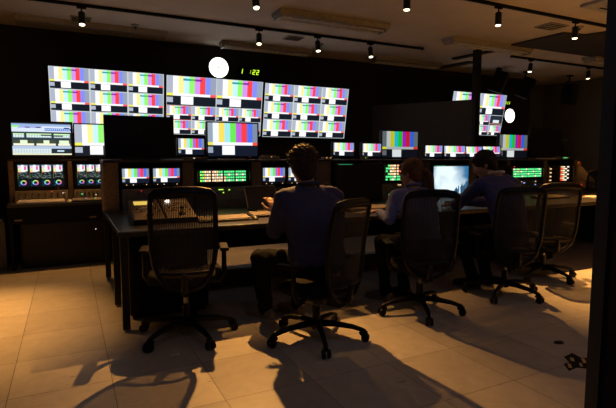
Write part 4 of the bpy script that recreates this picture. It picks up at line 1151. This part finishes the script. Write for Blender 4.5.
P3 = dict(head=(.0, .275, 1.168), nod=-26, turn=42, roll=0, neck=(.05, .17, 1.07), pelvis=(0, -.05, .565), chest=(.02, .04, .85),
          shoulders=((-.165, .18, .98), (.235, .13, .985)), elbows=((-.22, .38, .79), (.30, .36, .79)), wrists=((-.05, .60, .775), (.12, .66, .78)),
          hand_dir=((.3, 1, -.1), (-.3, 1, -.1)), knees=((-.15, .40, .52), (.10, .41, .52)), ankles=((-.10, .27, .10), (.11, .30, .10)),
          hair_m=hair_mat('black hair', (.014, .010, .009)), shirt_m=INDIGO, trouser_m=TROU, shoe_m=mat('black shoes', (.02, .02, .02), .5), collar_m=mat('white collar', (.5, .5, .5), .7), seed=3, tufts=160, spike=.25, nape=True, hair_vol=1.08, width=1.04, toe=(-.3, 1, 0))
person('man with black hair in a dark indigo shirt, seated at the right, looking down', HUBS[3], R(2), P3)

# ------------------------------------------------------------------ small floor things
t = thing('floor_outlet', 'dark oval cable outlet in the floor at the lower right', 'floor outlet', (2.885, 2.03, 0))
m = MB(); m.loft([((0, 0, 0), .036, .026), ((0, 0, .006), .034, .024)], 20); m.build('cover', BLACK, t)
m = MB(); m.span(-.02, .02, -.003, .003, .006, .009); m.build('slot', DARKMETAL, t)
t = thing('floor_sticker', 'black and orange patterned patch on the floor beside the door frame', 'floor patch', (2.67, 1.765, 0), R(20))
m = MB(); m.slab([(-.13, 0), (-.05, .05), (.0, .03), (.06, .08), (.16, .06), (.12, 0), (.17, -.06), (.05, -.05), (-.02, -.08), (-.05, -.02)], 0.0, .003); m.build('backing', BLACK2, t)
for a, b, c, d in ((-.06, .015, .06, .018), (.05, .03, .05, .02), (.08, -.025, .07, .018), (-.0, -.03, .05, .015)):
    m = MB(); m.box((a, b, .004), (c, d, .002), (0, 0, .4)); m.build('patch', mat('orange patch', (.5, .3, .12), .6), t)
o = MB().box((.55, 2.97, .003), (.06, .02, .004), (0, 0, .1)).build('paper_scrap', PAPER); tag(o, 'scrap of white paper on the floor under the left chair', 'paper scrap')
def cable(name, label, pts, r=.006):
    m = MB(); P_ = [Vector(p) for p in pts]; out = []
    for i in range(len(P_) - 1):
        a, b = P_[i], P_[i + 1]; pa = P_[i - 1] if i else a; nx = P_[i + 2] if i + 2 < len(P_) else b
        for k in range(8):
            s = k / 8; out.append(.5 * ((2 * a) + (b - pa) * s + (2 * pa - 5 * a + 4 * b - nx) * s * s + (-pa + 3 * a - 3 * b + nx) * s ** 3))
    out.append(P_[-1]); m.tube(out, r, 8); tag(m.build(name, BLACK, smooth=True), label, 'cable')
cable('power_cable', 'black cable hanging behind the left desk leg', [(.62, 5.33, .66), (.55, 5.45, .35), (.66, 5.5, .10), (.85, 5.6, .01), (1.1, 5.7, .01)])

# ------------------------------------------------------------------ world, camera
w = bpy.data.worlds.new('dim room'); scene.world = w; w.use_nodes = True
w.node_tree.nodes['Background'].inputs['Color'].default_value = (.5, .6, .8, 1)
w.node_tree.nodes['Background'].inputs['Strength'].default_value = .002
cd = bpy.data.cameras.new('camera'); co = bpy.data.objects.new('camera', cd); COL.objects.link(co)
cd.sensor_width = 36; cd.lens = 480 * 36 / 616; cd.clip_start = .05
co.location = (0, 0, 1.23)
yaw, pit = R(26.5), R(-5.5)
d = Vector((math.sin(yaw) * math.cos(pit), math.cos(yaw) * math.cos(pit), math.sin(pit)))
co.rotation_euler = d.to_track_quat('-Z', 'Y').to_euler()
scene.camera = co
vs = scene.view_settings
vs.view_transform = 'Standard'; vs.look = 'None'; vs.gamma = 1; vs.exposure = 0; vs.use_curve_mapping = False
